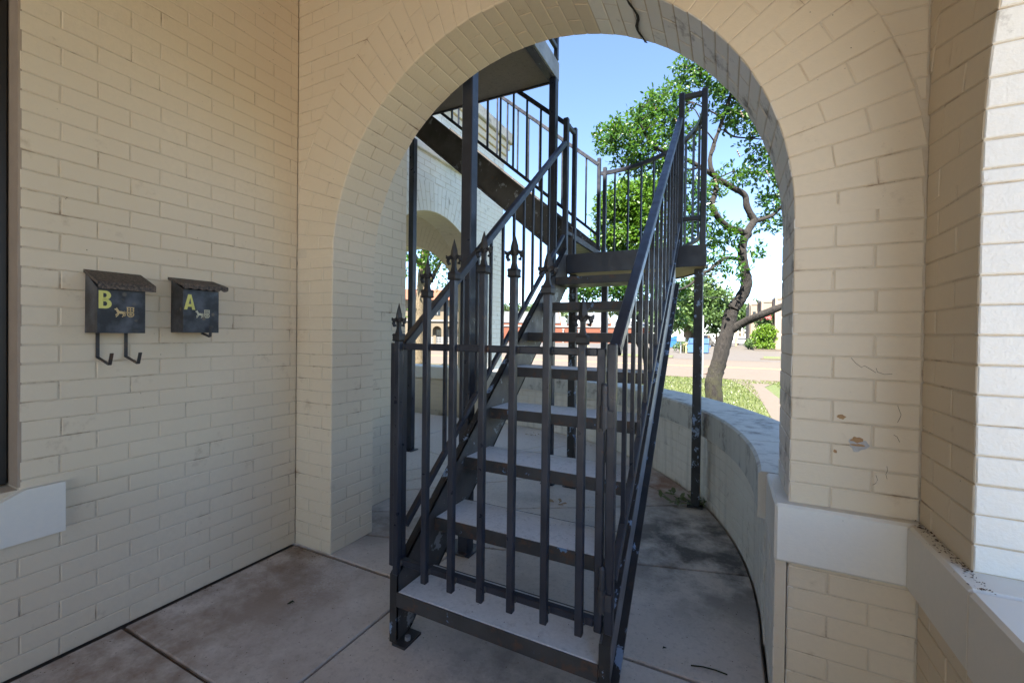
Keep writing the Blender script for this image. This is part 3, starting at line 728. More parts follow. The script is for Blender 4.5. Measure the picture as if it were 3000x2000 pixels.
# rounded landing
LC, LR, ZL = Vector((-1.12, 3.20, 0)), 0.985, RISE*9
arc = [(LC.x+LR*math.cos(math.pi/2*i/20), LC.y+LR*math.sin(math.pi/2*i/20)) for i in range(21)]
ap = lambda a, r, z: Vector((LC.x+r*math.cos(a), LC.y+r*math.sin(a), z))
m = MB(); m.cbox(-1.125, 3.195, ZL-0.147, -0.132, 3.204, ZL, 0.002); landing = m.obj("landing_fascia", 'steel', stair)
m = MB()
for i in range(20):
    a, c = math.pi/2*i/20, math.pi/2*(i+1)/20
    m.add([ap(a, LR, ZL-0.147), ap(c, LR, ZL-0.147), ap(c, LR, ZL), ap(a, LR, ZL), ap(a, LR-0.009, ZL-0.147), ap(c, LR-0.009, ZL-0.147), ap(c, LR-0.009, ZL), ap(a, LR-0.009, ZL)],
          [(0,1,2,3),(7,6,5,4),(3,2,6,7),(0,4,5,1)])
m.obj("landing_fascia", 'steel', stair)
m = MB(); dk = [(-1.12, 3.205)]+[(LC.x+(LR-0.01)*math.cos(a), max(3.205, LC.y+(LR-0.01)*math.sin(a))) for a in [math.pi/2*i/20 for i in range(21)]]
m.prism(dk, lambda x, y, k: (x, y, ZL-0.002 if k == 0 else ZL-0.05)); m.obj("landing_deck", 'tread', stair)
m = MB(); m.prism(dk, lambda x, y, k: (x, y, ZL-0.128 if k == 0 else ZL-0.138)); m.obj("landing_soffit", 'ply', stair)
m = MB(); m.box(-1.13, 3.205, ZL-0.147, -1.121, 4.18, ZL); m.obj("landing_fascia", 'steel_worn', stair)
# landing posts
def column(x, y, z0, z1, w=0.062, mat='steel', rot=0, plate=True):
    m = MB(); m.cbox(x-w/2, y-w/2, z0, x+w/2, y+w/2, z1, 0.005)
    if plate: m.box(x-w*0.9, y-w*0.9, 0.0005, x+w*0.9, y+w*0.9, 0.010)
    return m.obj("column", mat, stair)
column(-0.185, 3.33, 0, ZL-0.148, 0.058, 'steel_peel'); column(-1.10, 3.29, 0, ZL-0.148, 0.058, 'steel_peel'); column(-1.06, 4.12, 0, ZL-0.148, 0.058, 'steel')
# landing guard
m = MB(); ra = LR-0.03
def curved(name, z, w, h, a0, a1, n=26):
    m = MB(); pts = []
    for i in range(n+1):
        a = a0+(a1-a0)*i/n
        for dr, dz in ((-w/2, -h/2), (w/2, -h/2), (w/2, h/2), (-w/2, h/2)): pts.append(ap(a, ra+dr, z+dz))
    m.add(pts, [(i*4+q, i*4+(q+1) % 4, i*4+4+(q+1) % 4, i*4+4+q) for i in range(n) for q in range(4)]+[(0, 1, 2, 3), (n*4+3, n*4+2, n*4+1, n*4)])
    return m.obj(name, 'steel', stair)
curved("handrail", 2.785, 0.026, 0.034, 0.02, math.pi/2); curved("bottom_rail", 1.93, 0.024, 0.024, 0.02, math.pi/2)
for i in range(1, 11):
    a = math.pi/2*i/11; q = ap(a, ra, 0); m = MB(); m.bar((q.x, q.y, 1.93), (q.x, q.y, 2.77), 0.0145, 0.0145, (math.cos(a), math.sin(a), 0)); m.obj("baluster", 'steel', stair)
post("newel_post", -1.085, 4.155, ZL, 2.84, 0.034); post("newel_post", -1.160, 4.215, ZL-0.1, 2.965, 0.034)
# upper flight towards -x
YN, YF = 3.355, 4.20
def zu2(x): return 2.255+0.849*(-1.337-x)
xe = -2.95
for y, out in ((YN, -1), (YF, 1)):
    D = 0.315; t = 0.008*out
    web = [(-1.135, zu2(-1.135)), (xe, zu2(xe)), (xe, zu2(xe)-D), (-1.135, zu2(-1.135)-D)]
    m = MB(); m.prism(web, lambda x, z, k: (x, y if k == 0 else y+t, z))
    for off in (0, -D):
        p, q = Vector((-1.135, y+0.022*out, zu2(-1.135)+off+(0.005 if off else -0.005))), Vector((xe, y+0.022*out, zu2(xe)+off+(0.005 if off else -0.005)))
        m.bar(p, q, 0.044, 0.010)
    m.obj("stringer", 'stringer', stair)
for k in range(1, 8):
    z = ZL+RISE*k*0.985; x = -1.13-0.24*(k-1); m = MB(); m.box(x-0.243, YN+0.002, z-0.055, x, YF-0.002, z-0.048); m.box(x-0.007, YN+0.002, z-0.055, x, YF-0.002, z-0.001); t = m.obj("tread", 'nosing', stair)
    c = MB(); c.box(x-0.236, YN+0.004, z-0.0475, x-0.0075, YF-0.004, z); c.obj("tread_slab", 'tread', t)
for y, xs in ((YN-0.01, -1.17), (YF+0.01, -1.165)):
    top = lambda x: 2.931+0.842*(-1.183-x)
    m = MB(); m.bar((xs, y, top(xs)-0.017), (xe, y, top(xe)-0.017), 0.032, 0.034, b=0.004); m.obj("handrail", 'steel', stair)
    m = MB(); m.bar((xs, y, zu2(xs)+0.095), (xe, y, zu2(xe)+0.095), 0.026, 0.026, b=0.003); m.obj("bottom_rail", 'steel', stair)
    x = xs-0.125
    while x > xe+0.05:
        m = MB(); m.bar((x, y, zu2(x)+0.10), (x, y, top(x)-0.03), 0.0145, 0.0145); m.obj("baluster", 'steel', stair); x -= 0.1285
# upper walkway slab, its edge channels and columns
m = MB(); m.box(-3.1, Y1+0.004, 3.292, -1.282, 3.318, 3.425); sl = m.obj("walkway_slab", 'soffit', stair)
m = MB(); m.cbox(-1.280, Y1+0.004, 3.283, -1.262, 3.335, 3.43, 0.002); m.obj("walkway_fascia", 'steel_grey', sl)  # dark steel coloured grey to stand for sun on this face
m = MB(); m.box(-1.335, Y1+0.006, 3.275, -1.281, 3.33, 3.290); m.box(-3.1, 3.3195, 3.278, -1.283, 3.333, 3.43); m.obj("edge_angle", 'steel_worn', sl)
for y in (2.1, 2.7, 3.29): post("guard_post", -1.272, y, 3.432, 4.45, 0.034)
for z in (3.53, 4.40): rail("guard_rail", (-1.272, Y1+0.01, z), (-1.272, 3.29, z), 0.03, 0.034)
column(-1.283, 2.02, 0, 3.282, 0.066); column(-1.281, 3.268, 0, 3.274, 0.060); column(-2.905, 3.50, 0, 3.2, 0.062)
cm = MB(); cm.cbox(-1.40, 1.955, 0.0005, -1.25, 2.10, 0.012, 0.002); cm.obj("base_plate", 'nosing', stair)

# ------------------------------------------------------------------ the small iron gate
gate = thing("iron_gate", "black iron gate with fleur-de-lis tops closing the foot of the stair", "gate", (-0.75, 1.31, 0.25))
GY = 1.318
m = MB(); w = 0.025
m.cbox(-1.188, GY-w/2, 0.285, -1.163, GY+w/2, 1.168, 0.003); m.cbox(-0.358, GY-w/2, 0.285, -0.333, GY+w/2, 1.168, 0.003)
m.cbox(-1.162, GY-w/2, 1.143, -0.359, GY+w/2, 1.168, 0.003); m.cbox(-1.162, GY-w/2, 0.300, -0.359, GY+w/2, 0.325, 0.003)
m.obj("gate_frame", 'steel', gate)
def finial(mb, x, y, z):
    """collar, stem, spear leaf and two curled side leaves; z = top of the bar"""
    for h0, h1, w0, w1 in ((-0.026, -0.020, 0.0150, 0.0185), (-0.020, -0.004, 0.0165, 0.0165), (-0.004, 0.004, 0.0185, 0.0155)):
        v = [(x+sx*w_, y+sy*w_, z+h) for h, w_ in ((h0, w0), (h1, w1)) for sx, sy in ((-1,-1),(1,-1),(1,1),(-1,1))]
        mb.add(v, [(3,2,1,0),(4,5,6,7),(0,1,5,4),(1,2,6,5),(2,3,7,6),(3,0,4,7)])
    v = [(x+sx*w_, y+sy*w_, z+h) for h, w_ in ((0.004, 0.0105), (0.024, 0.0068), (0.046, 0.0075)) for sx, sy in ((-1,-0.9),(1,-0.9),(1,0.9),(-1,0.9))]
    mb.add(v, [(i*4+q, i*4+(q+1) % 4, i*4+4+(q+1) % 4, i*4+4+q) for i in range(2) for q in range(4)])
    prof = [(0.0, 0.040), (0.0108, 0.050), (0.0159, 0.066), (0.0142, 0.080), (0.0082, 0.100), (0.0, 0.124)]
    fr = [(x+px, y, z+h) for px, h in prof]+[(x-px, y, z+h) for px, h in prof[1:-1]]
    ridge = [(x, y-0.0095, z+0.066), (x, y+0.0095, z+0.066), (x, y-0.006, z+0.100), (x, y+0.006, z+0.100)]
    o = len(mb.v); mb.v += fr+ridge; R = [o+i for i in range(6)]; L = [o, o+6, o+7, o+8, o+9, o+5]
    for rf, rt in ((o+10, o+12), (o+11, o+13)):
        for S in (R, L):
            mb.f += [(S[0], S[1], rf), (S[1], S[2], rf), (S[2], S[3], rf), (S[3], rt, rf), (S[3], S[4], rt), (S[4], S[5], rt)]
    for s in (-1, 1):
        pts = [(x+s*0.004, y, z+0.050), (x+s*0.0129, y, z+0.060), (x+s*0.0232, y, z+0.056), (x+s*0.0271, y, z+0.045), (x+s*0.0224, y, z+0.034), (x+s*0.0163, y, z+0.036)]
        mb.tube(pts, [0.0075, 0.0080, 0.0078, 0.0070, 0.0062, 0.0045], 6)
        mb.tube([(x+s*0.0232, y, z+0.056), (x+s*0.0310, y, z+0.058), (x+s*0.0348, y, z+0.066)], [0.0075, 0.0062, 0.002], 6)
WB = MB()
for x, ztip in zip((-1.135, -1.000, -0.882, -0.758, -0.640, -0.518, -0.400), (1.325, 1.489, 1.549, 1.566, 1.547, 1.486, 1.328)):
    zt = ztip-0.124
    m = MB(); yy = GY-0.0255; m.cbox(x-0.0118, yy-0.0118, 0.272, x+0.0118, yy+0.0118, zt-0.02, 0.0022); p = m.obj("picket", 'steel', gate)
    m = MB(); finial(m, x, yy, zt); m.obj("finial", 'cast', p)
    for zz in (0.3125, 1.1555):              # weld beads where the bar meets the rails
        WB.tube([(x+0.0125, yy+0.011, zz-0.011), (x+0.0145, yy+0.011, zz), (x+0.0125, yy+0.011, zz+0.011)], [0.003, 0.0052, 0.003], 6)
stuff(WB.obj("weld_beads", 'nosing', gate))
for z in (0.42, 0.98):
    m = MB(); m.tube([(-0.3455+0.014, GY-0.020, z-0.055), (-0.3455+0.014, GY-0.020, z+0.012)], 0.0135, 12); m.tube([(-0.3455+0.014, GY-0.020, z+0.012), (-0.3455+0.014, GY-0.020, z+0.075)], 0.0105, 12)
    m.tube([(-0.3455+0.014, GY-0.020, z+0.075), (-0.3455+0.014, GY-0.020, z+0.082)], [0.0105, 0.005], 12); m.tube([(-0.3455+0.014, GY-0.020, z-0.066), (-0.3455+0.014, GY-0.020, z-0.055)], 0.005, 8)
    m.box(-0.345, GY-0.024, z-0.05, -0.302, GY-0.0127, z+0.0)
    m.obj("hinge", 'steel_worn', gate)

# ------------------------------------------------------------------ mailboxes on the left wall
def letter_obj(ch, x, y0, z0, y1, z1, parent):
    """bold capital as one flat sticker; strokes in a unit box"""
    m = MB(); W, H = y1-y0, z1-z0
    def poly(pts): m.prism(pts, lambda a, c, k: (x+(0.0016 if k == 0 else 0.0002), y0+a*W, z0+c*H))
    if ch == 'A':
        poly([(0, 0), (0.27, 0), (0.62, 1), (0.36, 1)]); poly([(0.73, 0), (1, 0), (0.64, 1), (0.55, 0.80)]); poly([(0.30, 0.19), (0.76, 0.19), (0.71, 0.37), (0.36, 0.37)])
    else:
        poly([(0, 0), (0.34, 0), (0.34, 1), (0, 1)])
        def bowl(zc, ro, ri, xo, xi, x0):
            n = 12
            for i in range(n):
                t0, t1 = -math.pi/2+math.pi*i/n, -math.pi/2+math.pi*(i+1)/n
                poly([(x0+xi*math.cos(t0), zc+ri*math.sin(t0)), (x0+xo*math.cos(t0), zc+ro*math.sin(t0)), (x0+xo*math.cos(t1), zc+ro*math.sin(t1)), (x0+xi*math.cos(t1), zc+ri*math.sin(t1))])
            for sg in (-1, 1): poly([(0.34, zc+sg*ri), (x0, zc+sg*ri), (x0, zc+sg*ro), (0.34, zc+sg*ro)])
        bowl(0.745, 0.255, 0.115, 0.46, 0.13, 0.49); bowl(0.27, 0.27, 0.125, 0.49, 0.15, 0.51)
    return m.obj("letter", 'letter', parent)
def carriage(mb, P):
    """horse and coach in low relief; P(a, c, k) -> point, a to the right, c up (about 0.062 x 0.038)"""
    def poly(pts, k0=0.0, k1=1.0):
        mb.prism(pts, lambda a, c, k: P(a, c, k))
    poly([(0.000,0.030),(0.003,0.033),(0.006,0.0325),(0.0075,0.037),(0.009,0.033),(0.0125,0.028),(0.0145,0.0235),(0.024,0.0225),(0.029,0.021),(0.0305,0.016),(0.029,0.0125),(0.017,0.0125),(0.010,0.0145),(0.0075,0.020),(0.006,0.026),(0.0025,0.027)])
    for pts in ([(0.011,0.015),(0.0045,0.0105),(0.004,0.005),(0.0065,0.0045),(0.0065,0.0085),(0.014,0.013)], [(0.012,0.014),(0.009,0.006),(0.004,0.0005),(0.006,-0.001),(0.0115,0.005),(0.015,0.013)],
                [(0.025,0.013),(0.0275,0.007),(0.0235,0.001),(0.026,0.0),(0.030,0.0065),(0.029,0.014)], [(0.0295,0.017),(0.0325,0.010),(0.0315,0.003),(0.0335,0.003),(0.035,0.011),(0.031,0.0205)]): poly(pts)
    poly([(0.028,0.0165),(0.040,0.0145),(0.040,0.0165),(0.028,0.0185)]); poly([(0.030,0.022),(0.041,0.019),(0.041,0.0205),(0.030,0.0235)])
    for a0, c0, a1, c1 in ((0.0385,0.037,0.0625,0.040),(0.041,0.0175,0.060,0.0215),(0.0405,0.0285,0.0615,0.0305)): poly([(a0,c0),(a1,c0),(a1,c1),(a0,c1)])
    for a0, a1 in ((0.0395,0.043),(0.0495,0.0518),(0.0585,0.062)): poly([(a0,0.0215),(a1,0.0215),(a1,0.037),(a0,0.037)])
    cx, cy = 0.051, 0.0115; n = 20
    for i in range(n):
        a, c = 2*math.pi*i/n, 2*math.pi*(i+1)/n
        poly([(cx+0.0092*math.cos(a), cy+0.0092*math.sin(a)), (cx+0.0115*math.cos(a), cy+0.0115*math.sin(a)), (cx+0.0115*math.cos(c), cy+0.0115*math.sin(c)), (cx+0.0092*math.cos(c), cy+0.0092*math.sin(c))])
    for i in range(10):
        a = 2*math.pi*i/10; d = (math.cos(a), math.sin(a)); q = (-d[1]*0.0006, d[0]*0.0006)
        poly([(cx+q[0], cy+q[1]), (cx+d[0]*0.0095+q[0], cy+d[1]*0.0095+q[1]), (cx+d[0]*0.0095-q[0], cy+d[1]*0.0095-q[1]), (cx-q[0], cy-q[1])])
def mailbox(ch, label, ya, yb, z0, ztop, zb, xf, hoodw, hood_drop, lets, emb, embmat, emb_s, hooks):
    t = thing("mailbox", label, "mailbox", (XL, (ya+yb)/2, z0), "letter mailboxes on the left wall")
    m = MB(); m.prism([(XL, z0), (xf, z0), (xf, ztop), (XL+0.004, zb)], lambda x, z, k: (x, ya if k == 0 else yb, z)); m.obj("body", 'enamel', t)
    # hood: sloping lid with a turned-down scalloped lip
    h0, h1 = hoodw; zl = ztop+0.010; xl = xf+0.020
    m = MB(); m.prism([(XL, zb+0.012), (xl, zl+0.012), (xl+0.003, zl+0.004), (xl, zl), (XL, zb)], lambda x, z, k: (x, h0 if k == 0 else h1, z)); lid = m.obj("lid", 'hood', t)
    m = MB(); n = 6 if hood_drop else 1; w = (h1-h0)/n
    for i in range(n):
        pts = [(h0+w*i, zl+0.004)]+[(h0+w*i+w*q/6, zl-0.004-(0.007*math.sin(math.pi*q/6) if hood_drop else 0.009)) for q in range(7)]+[(h0+w*(i+1), zl+0.004)]
        m.prism(pts, lambda y, z, k: (xl+0.0015 if k == 0 else xl-0.0015, y, z))
    m.obj("lip", 'hood', lid)
    letter_obj(ch, xf, lets[0], lets[1], lets[2], lets[3], t)
    m = MB(); carriage(m, lambda a, c, k: (xf+(0.0022 if k == 0 else 0.0003), emb[0]+a*emb_s, emb[1]+c*emb_s)); m.obj("carriage_emblem", embmat, t)
    for pts in hooks:
        m = MB()
        for p, q in zip(pts[:-1], pts[1:]): m.bar(p, q, 0.011, 0.0035, (0, 1, 0) if False else (1, 0, 0.3))
        m.obj("paper_hook", 'nosing', t)
mailbox('B', "larger black mailbox with letter B and two long paper hooks below", 0.7365, 0.884, 1.194, 1.362, 1.424, -2.088, (0.732, 0.911), False,
        (0.7405, 1.286, 0.778, 1.353), (0.786, 1.256), 'gold', 0.98,
        [[(XL+0.006, y, 1.195), (XL+0.006, y, 1.099), (XL+0.105, y, 1.074), (XL+0.122, y, 1.118)] for y in (0.772, 0.860)])
mailbox('A', "smaller black mailbox with letter A and scalloped lid edge", 1.020, 1.164, 1.198, 1.386, 1.428, -2.090, (1.008, 1.194), True,
        (1.0225, 1.298, 1.066, 1.364), (1.0665, 1.263), 'gold_pale', 0.93,
        [[(-2.125, 1.112, 1.196), (-2.078, 1.121, 1.180), (-2.074, 1.1225, 1.228)]])

# ------------------------------------------------------------------ ground, lawn, street, far side
GZ = -0.40
def sheet(name, poly, z, mat, th=0.0):
    m = MB(); m.add([(x, y, z) for x, y in poly], [tuple(range(len(poly)))]); o = m.obj(name, mat); struct(o); return o
sheet("ground", [(-700, -300), (700, -300), (700, 900), (-700, 900)], GZ-0.012, 'drive')
sheet("lawn", [(-60, -40), (60, -40), (60, 18.3), (-60, 18.3)], GZ, 'lawn')
def kerb(name, p, q, w, h, mat='street'):
    m = MB(); m.bar((p[0], p[1], GZ+h/2-0.05), (q[0], q[1], GZ+h/2-0.05), w, h+0.1); return struct(m.obj(name, mat))
st = sheet("street", [(-160, 18.45), (160, 18.45), (160, 33.2), (-160, 33.2)], GZ-0.006, 'street')
m = MB(); m.box(-60, 25.6, GZ-0.004, 60, 25.72, GZ-0.002); m.obj("centre_line", 'yellow_line', st)
m = MB(); m.box(-40, 31.9, GZ-0.004, 20, 31.97, GZ-0.0025); m.obj("joint_line", 'joint', st)
kerb("kerb", (-60, 18.38), (0.55, 18.38), 0.14, 0.03); kerb("kerb", (1.15, 18.38), (60, 18.38), 0.14, 0.03)
sheet("walkway", [(0.86, 4.0), (1.50, 4.0), (1.30, 12.4), (1.10, 16.0), (1.75, 18.45), (0.0, 18.45), (0.50, 16.2), (0.80, 12.4)], GZ+0.012, 'street')
sheet("edging_strip", [(-20, 15.9), (0.45, 15.9), (0.42, 16.05), (-20, 16.05)], GZ+0.008, 'drive')
sheet("grass_strip", [(-9.5, 33.5), (-3.6, 33.5), (-3.9, 37.6), (-9.8, 37.6)], GZ+0.05, 'lawn'); kerb("kerb", (-9.6, 33.4), (-3.5, 33.4), 0.18, 0.08)
sheet("grass_strip", [(2.4, 36.0), (16, 36.0), (16, 41.0), (2.7, 41.0)], GZ+0.05, 'lawn'); kerb("kerb", (2.2, 35.9), (16, 35.9), 0.22, 0.10)
sheet("driveway", [(-4.4, 33.25), (2.6, 33.25), (2.9, 60), (1.4, 120), (-14, 120), (-9, 60)], GZ-0.002, 'drive')
sheet("parking_lot", [(-60, 33.25), (-9.8, 33.25), (-14.2, 78), (-60, 78)], GZ-0.0025, 'lot')
pl = bpy.data.objects["parking_lot"]
for i in range(11):
    x = -12.5-2.9*i; m = MB(); m.bar((x, 40, GZ+0.0015), (x-2.2, 46, GZ+0.0015), 0.12, 0.002); m.obj("bay_line", 'yellow_line', pl)
for i in range(9):
    x = -17-2.9*i; m = MB(); m.bar((x, 58, GZ+0.0015), (x-2.2, 64, GZ+0.0015), 0.12, 0.002); m.obj("bay_line", 'yellow_line', pl)
m = MB(); m.box(3.0, 60.5, GZ, 16, 90, GZ+0.16); struct(m.obj("raised_bed", 'street'))

sheet("bounce_ground", [(1.0, -30), (30, -30), (30, 1.2), (1.0, 1.2)], GZ+0.006, 'bounce')  # unseen paving added to bounce sunlight into the porch
sheet("bounce_ground", [(-12, -30), (0.99, -30), (0.99, -3.4), (-12, -3.4)], GZ+0.006, 'bounce')  # second added bounce sheet, behind the camera
# grass blades
bm_v, bm_f = [], []
nb = 0
while nb < 42000:
    y = 4.2+14.0*random.random()**1.4; x = random.uniform(-6.5, 3.2)
    if math.hypot(x-CC.x, y-CC.y) < CR+0.36: continue
    if 0.80 < x < 1.5 and y < 17: continue
    h = random.uniform(0.025, 0.07)*(1.5 if math.hypot(x-CC.x, y-CC.y) < CR+1.0 else 1.0); a = random.uniform(0, 6.28); w = 0.006+0.0006*y
    lx, ly = random.gauss(0, 0.02), random.gauss(0, 0.02); o = len(bm_v)
    bm_v += [(x-w*math.cos(a), y-w*math.sin(a), GZ), (x+w*math.cos(a), y+w*math.sin(a), GZ), (x+lx, y+ly, GZ+h)]; bm_f.append((o, o+1, o+2)); nb += 1
me = bpy.data.meshes.new("grass"); me.from_pydata(bm_v, [], bm_f); me.materials.append(M['blade']); stuff(link("grass", me))

# ------------------------------------------------------------------ trees
def leaves(clusters, n, size, ratio=0.38, spray=0.16, per=7, seed=1, hang=0.15):
    """leaf blades on sprays spread through the ellipsoids (centre, radii)"""
    r = np.random.default_rng(seed); V = []; F = []
    w = np.array([c[1][0]*c[1][1]*c[1][2] for c in clusters])**0.75; w /= w.sum()
    cnt = r.multinomial(max(1, n//per), w)
    for (c, rad), k in zip(clusters, cnt):
        c = np.array(c); rad = np.array(rad)
        for _ in range(k):
            d = r.normal(size=3); d /= np.linalg.norm(d); q = c+d*rad*(r.random()**0.45)
            tw = d*0.8+r.normal(size=3)*0.7+np.array([0, 0, 0.35]); tw /= np.linalg.norm(tw)
            for j in range(per):
                b = q+tw*spray*(j/per)*r.uniform(0.7, 1.2)
                dr = tw*0.55+r.normal(size=3)*0.75+np.array([0, 0, -hang]); dr /= np.linalg.norm(dr)
                up = r.normal(size=3)*0.6+np.array([0, 0, 1.0]); sd = np.cross(dr, up); sd /= (np.linalg.norm(sd)+1e-9)
                L = size*r.uniform(0.65, 1.2); wd = L*ratio*0.5; nm = np.cross(sd, dr)*L*0.06
                o = len(V)
                V += [tuple(b), tuple(b+dr*L*0.35+sd*wd*0.9+nm), tuple(b+dr*L*0.72+sd*wd+nm), tuple(b+dr*L), tuple(b+dr*L*0.72-sd*wd+nm), tuple(b+dr*L*0.35-sd*wd*0.9+nm)]
                F.append((o, o+1, o+2, o+3, o+4, o+5))
    return V, F
def crown(name, parent, clusters, n, size, mat, **k):
    V, F = leaves(clusters, n, size, **k)
    me = bpy.data.meshes.new(name); me.from_pydata(V, [], F); me.materials.append(M[mat]); return link(name, me, parent)
def smooth_path(pts, rad, sub=5):
    P = [Vector(p) for p in pts]; out = []; rr = []
    for i in range(len(P)-1):
        p0, p1, p2, p3 = P[max(i-1, 0)], P[i], P[i+1], P[min(i+2, len(P)-1)]
        for j in range(sub):
            t = j/sub; out.append(0.5*((2*p1)+(p2-p0)*t+(2*p0-5*p1+4*p2-p3)*t*t+(3*p1-p0-3*p2+p3)*t**3)); rr.append(rad[i]+(rad[i+1]-rad[i])*t)
    out.append(P[-1]); rr.append(rad[-1]); return out, rr
def limb(parent, pts, r0, r1, mat='bark', name="limb", n=9):
    k = len(pts); rad = [r0+(r1-r0)*i/(k-1) for i in range(k)]
    P, R = smooth_path(pts, rad); m = MB(); m.tube(P, R, n, jit=0.16); o = m.obj(name, mat, parent, smooth=True); return o
def twigs(parent, clusters, roots, mat, seed=3, r=0.006, kmax=4):
    rr = random.Random(seed); m = MB()
    for c, rad in clusters:
        c = Vector(c); root = min((Vector(p) for p in roots), key=lambda p: (p-c).length)
        if (root-c).length > 2.2*max(rad): continue
        for _ in range(kmax):
            e = c+Vector((rr.gauss(0, 0.55)*rad[0], rr.gauss(0, 0.55)*rad[1], rr.gauss(0, 0.55)*rad[2])); mid = (root+e)/2+Vector((rr.gauss(0, 0.08), rr.gauss(0, 0.08), rr.gauss(0, 0.06)))
            P, R = smooth_path([root, mid, e], [r*1.6, r, r*0.4], 4); m.tube(P, R, 5)
    return stuff(m.obj("twigs", mat, parent, smooth=True))
def cl(u, v, d, ru, rv, dep=None):
    """cluster from a list of sighted crown masses"""
    return None

t1 = thing("laurel_tree", "crooked dark-leaved tree with a twisting mossy trunk just behind the curved wall", "tree", (-0.12, 5.97, -0.4))
T1 = [(-0.101, 5.922, -0.082), (-0.141, 5.942, 0.508), (-0.140, 5.966, 0.677), (-0.094, 6.014, 0.861), (-0.044, 6.064, 1.107), (0.004, 6.101, 1.271)]
T1b = [(-0.044, 6.064, 1.107), (0.000, 6.099, 1.271), (0.032, 6.128, 1.454), (0.061, 6.144, 1.567), (0.144, 6.176, 1.693), (0.203, 6.185, 1.830), (0.209, 6.178, 1.936), (0.179, 6.142, 2.083), (0.154, 6.131, 2.259), (0.167, 6.162, 2.405), (0.228, 6.239, 2.575), (0.294, 6.318, 2.704)]
limb(t1, T1[:4]+T1b, 0.105, 0.042, name="trunk", n=12)
LB = [
 ([(0.012, 6.105, 1.272), (0.180, 6.079, 1.387), (0.340, 5.992, 1.467), (0.553, 5.988, 1.566), (0.880, 6.042, 1.723)], 0.055, 0.035),
 ([(0.237, 6.231, 2.495), (0.115, 6.115, 2.541), (-0.020, 5.992, 2.578), (-0.134, 5.879, 2.698), (-0.189, 5.853, 2.832), (-0.152, 5.930, 3.018), (-0.156, 5.986, 3.185), (-0.215, 5.958, 3.334), (-0.216, 6.015, 3.527), (-0.111, 6.129, 3.921), (-0.007, 6.185, 4.293), (0.017, 6.199, 4.512)], 0.042, 0.018),
 ([(0.295, 6.318, 2.691), (0.202, 6.274, 2.873), (0.176, 6.263, 3.021), (0.034, 6.193, 3.115), (-0.161, 6.040, 3.233), (-0.330, 5.900, 3.333), (-0.531, 5.800, 3.446), (-0.736, 5.642, 3.498), (-0.855, 5.527, 3.572), (-0.939, 5.486, 3.685), (-0.996, 5.403, 3.827)], 0.044, 0.012),
 ([(0.295, 6.318, 2.691), (0.493, 6.531, 2.791), (0.630, 6.713, 2.957), (0.835, 6.931, 3.184)], 0.030, 0.016),
 ([(0.178, 6.142, 2.182), (-0.044, 5.919, 2.174), (-0.196, 5.729, 2.017), (-0.295, 5.623, 1.943), (-0.399, 5.513, 1.821), (-0.504, 5.348, 1.751), (-0.633, 5.171, 1.731)], 0.024, 0.008),
 ([(-0.087, 6.140, 3.934), (-0.138, 6.060, 4.004), (-0.275, 5.992, 4.089), (-0.427, 5.860, 4.146)], 0.014, 0.006),
 ([(-0.078, 6.144, 3.856), (0.040, 6.259, 3.793), (0.240, 6.415, 3.797), (0.439, 6.515, 3.778)], 0.014, 0.006),
 ([(-0.215, 5.982, 3.493), (-0.172, 6.039, 3.657), (-0.307, 5.917, 3.847), (-0.348, 5.898, 4.018)], 0.012, 0.005)]
ends = []
for pts, a, c in LB:
    limb(t1, pts, a, c); ends += pts[len(pts)//2:]
px = 5.4/1260
def CLS(L): return [(c, (ru*px*s, ru*px*s*0.9, rv*px*s)) for c, ru, rv, s in L]
C1 = CLS([((-1.089, 5.411, 3.662), 95, 60, 1), ((-1.289, 5.197, 3.550), 42, 40, 1), ((-0.827, 5.658, 4.012), 62, 55, 1), ((-0.878, 5.514, 3.370), 105, 38, 1), ((-0.688, 5.842, 4.197), 50, 60, 1), ((-0.584, 5.889, 3.762), 50, 60, 1),
  ((-0.442, 5.971, 4.702), 55, 40, 1), ((-0.517, 5.931, 4.483), 35, 35, 1), ((-0.224, 6.078, 4.465), 75, 62, 1), ((0.073, 6.223, 4.163), 70, 70, 1), ((0.299, 6.445, 3.820), 52, 62, 1), ((0.404, 6.494, 3.421), 52, 52, 1), ((0.479, 6.638, 3.009), 40, 45, 1),
  ((0.009, 6.294, 3.283), 48, 34, 1), ((-0.199, 5.962, 3.034), 38, 34, 1), ((-0.421, 5.739, 2.997), 36, 45, 1), ((-0.283, 5.804, 2.600), 52, 40, 1), ((-0.468, 5.709, 2.408), 34, 42, 1), ((-0.056, 6.028, 2.436), 52, 34, 1), ((0.277, 6.305, 2.289), 26, 26, 1), ((0.064, 5.972, 2.036), 30, 28, 1),
  ((-0.182, 5.849, 2.117), 50, 30, 1), ((-0.361, 5.766, 2.746), 36, 40, 1), ((-0.668, 5.617, 3.162), 40, 40, 1), ((0.423, 6.607, 2.692), 34, 30, 1),
  ((0.225, 6.418, 4.797), 90, 70, 1), ((0.641, 6.734, 4.324), 90, 90, 1), ((0.830, 6.932, 3.552), 80, 90, 1), ((0.923, 6.971, 2.817), 70, 60, 1), ((-0.177, 6.220, 5.103), 90, 60, 1)])
crown("crown", t1, C1, 20000, 0.066, 'leaf', spray=0.12, seed=5)
twigs(t1, C1, ends, 'bark', 4)
m = MB()
for u, v in ((1915,303),(1968,265),(1976,340),(1802,368),(2040,175),(2035,195),(2110,330),(2088,520),(2246,500),(2170,455),(2010,180),(1990,330)):
    p = None
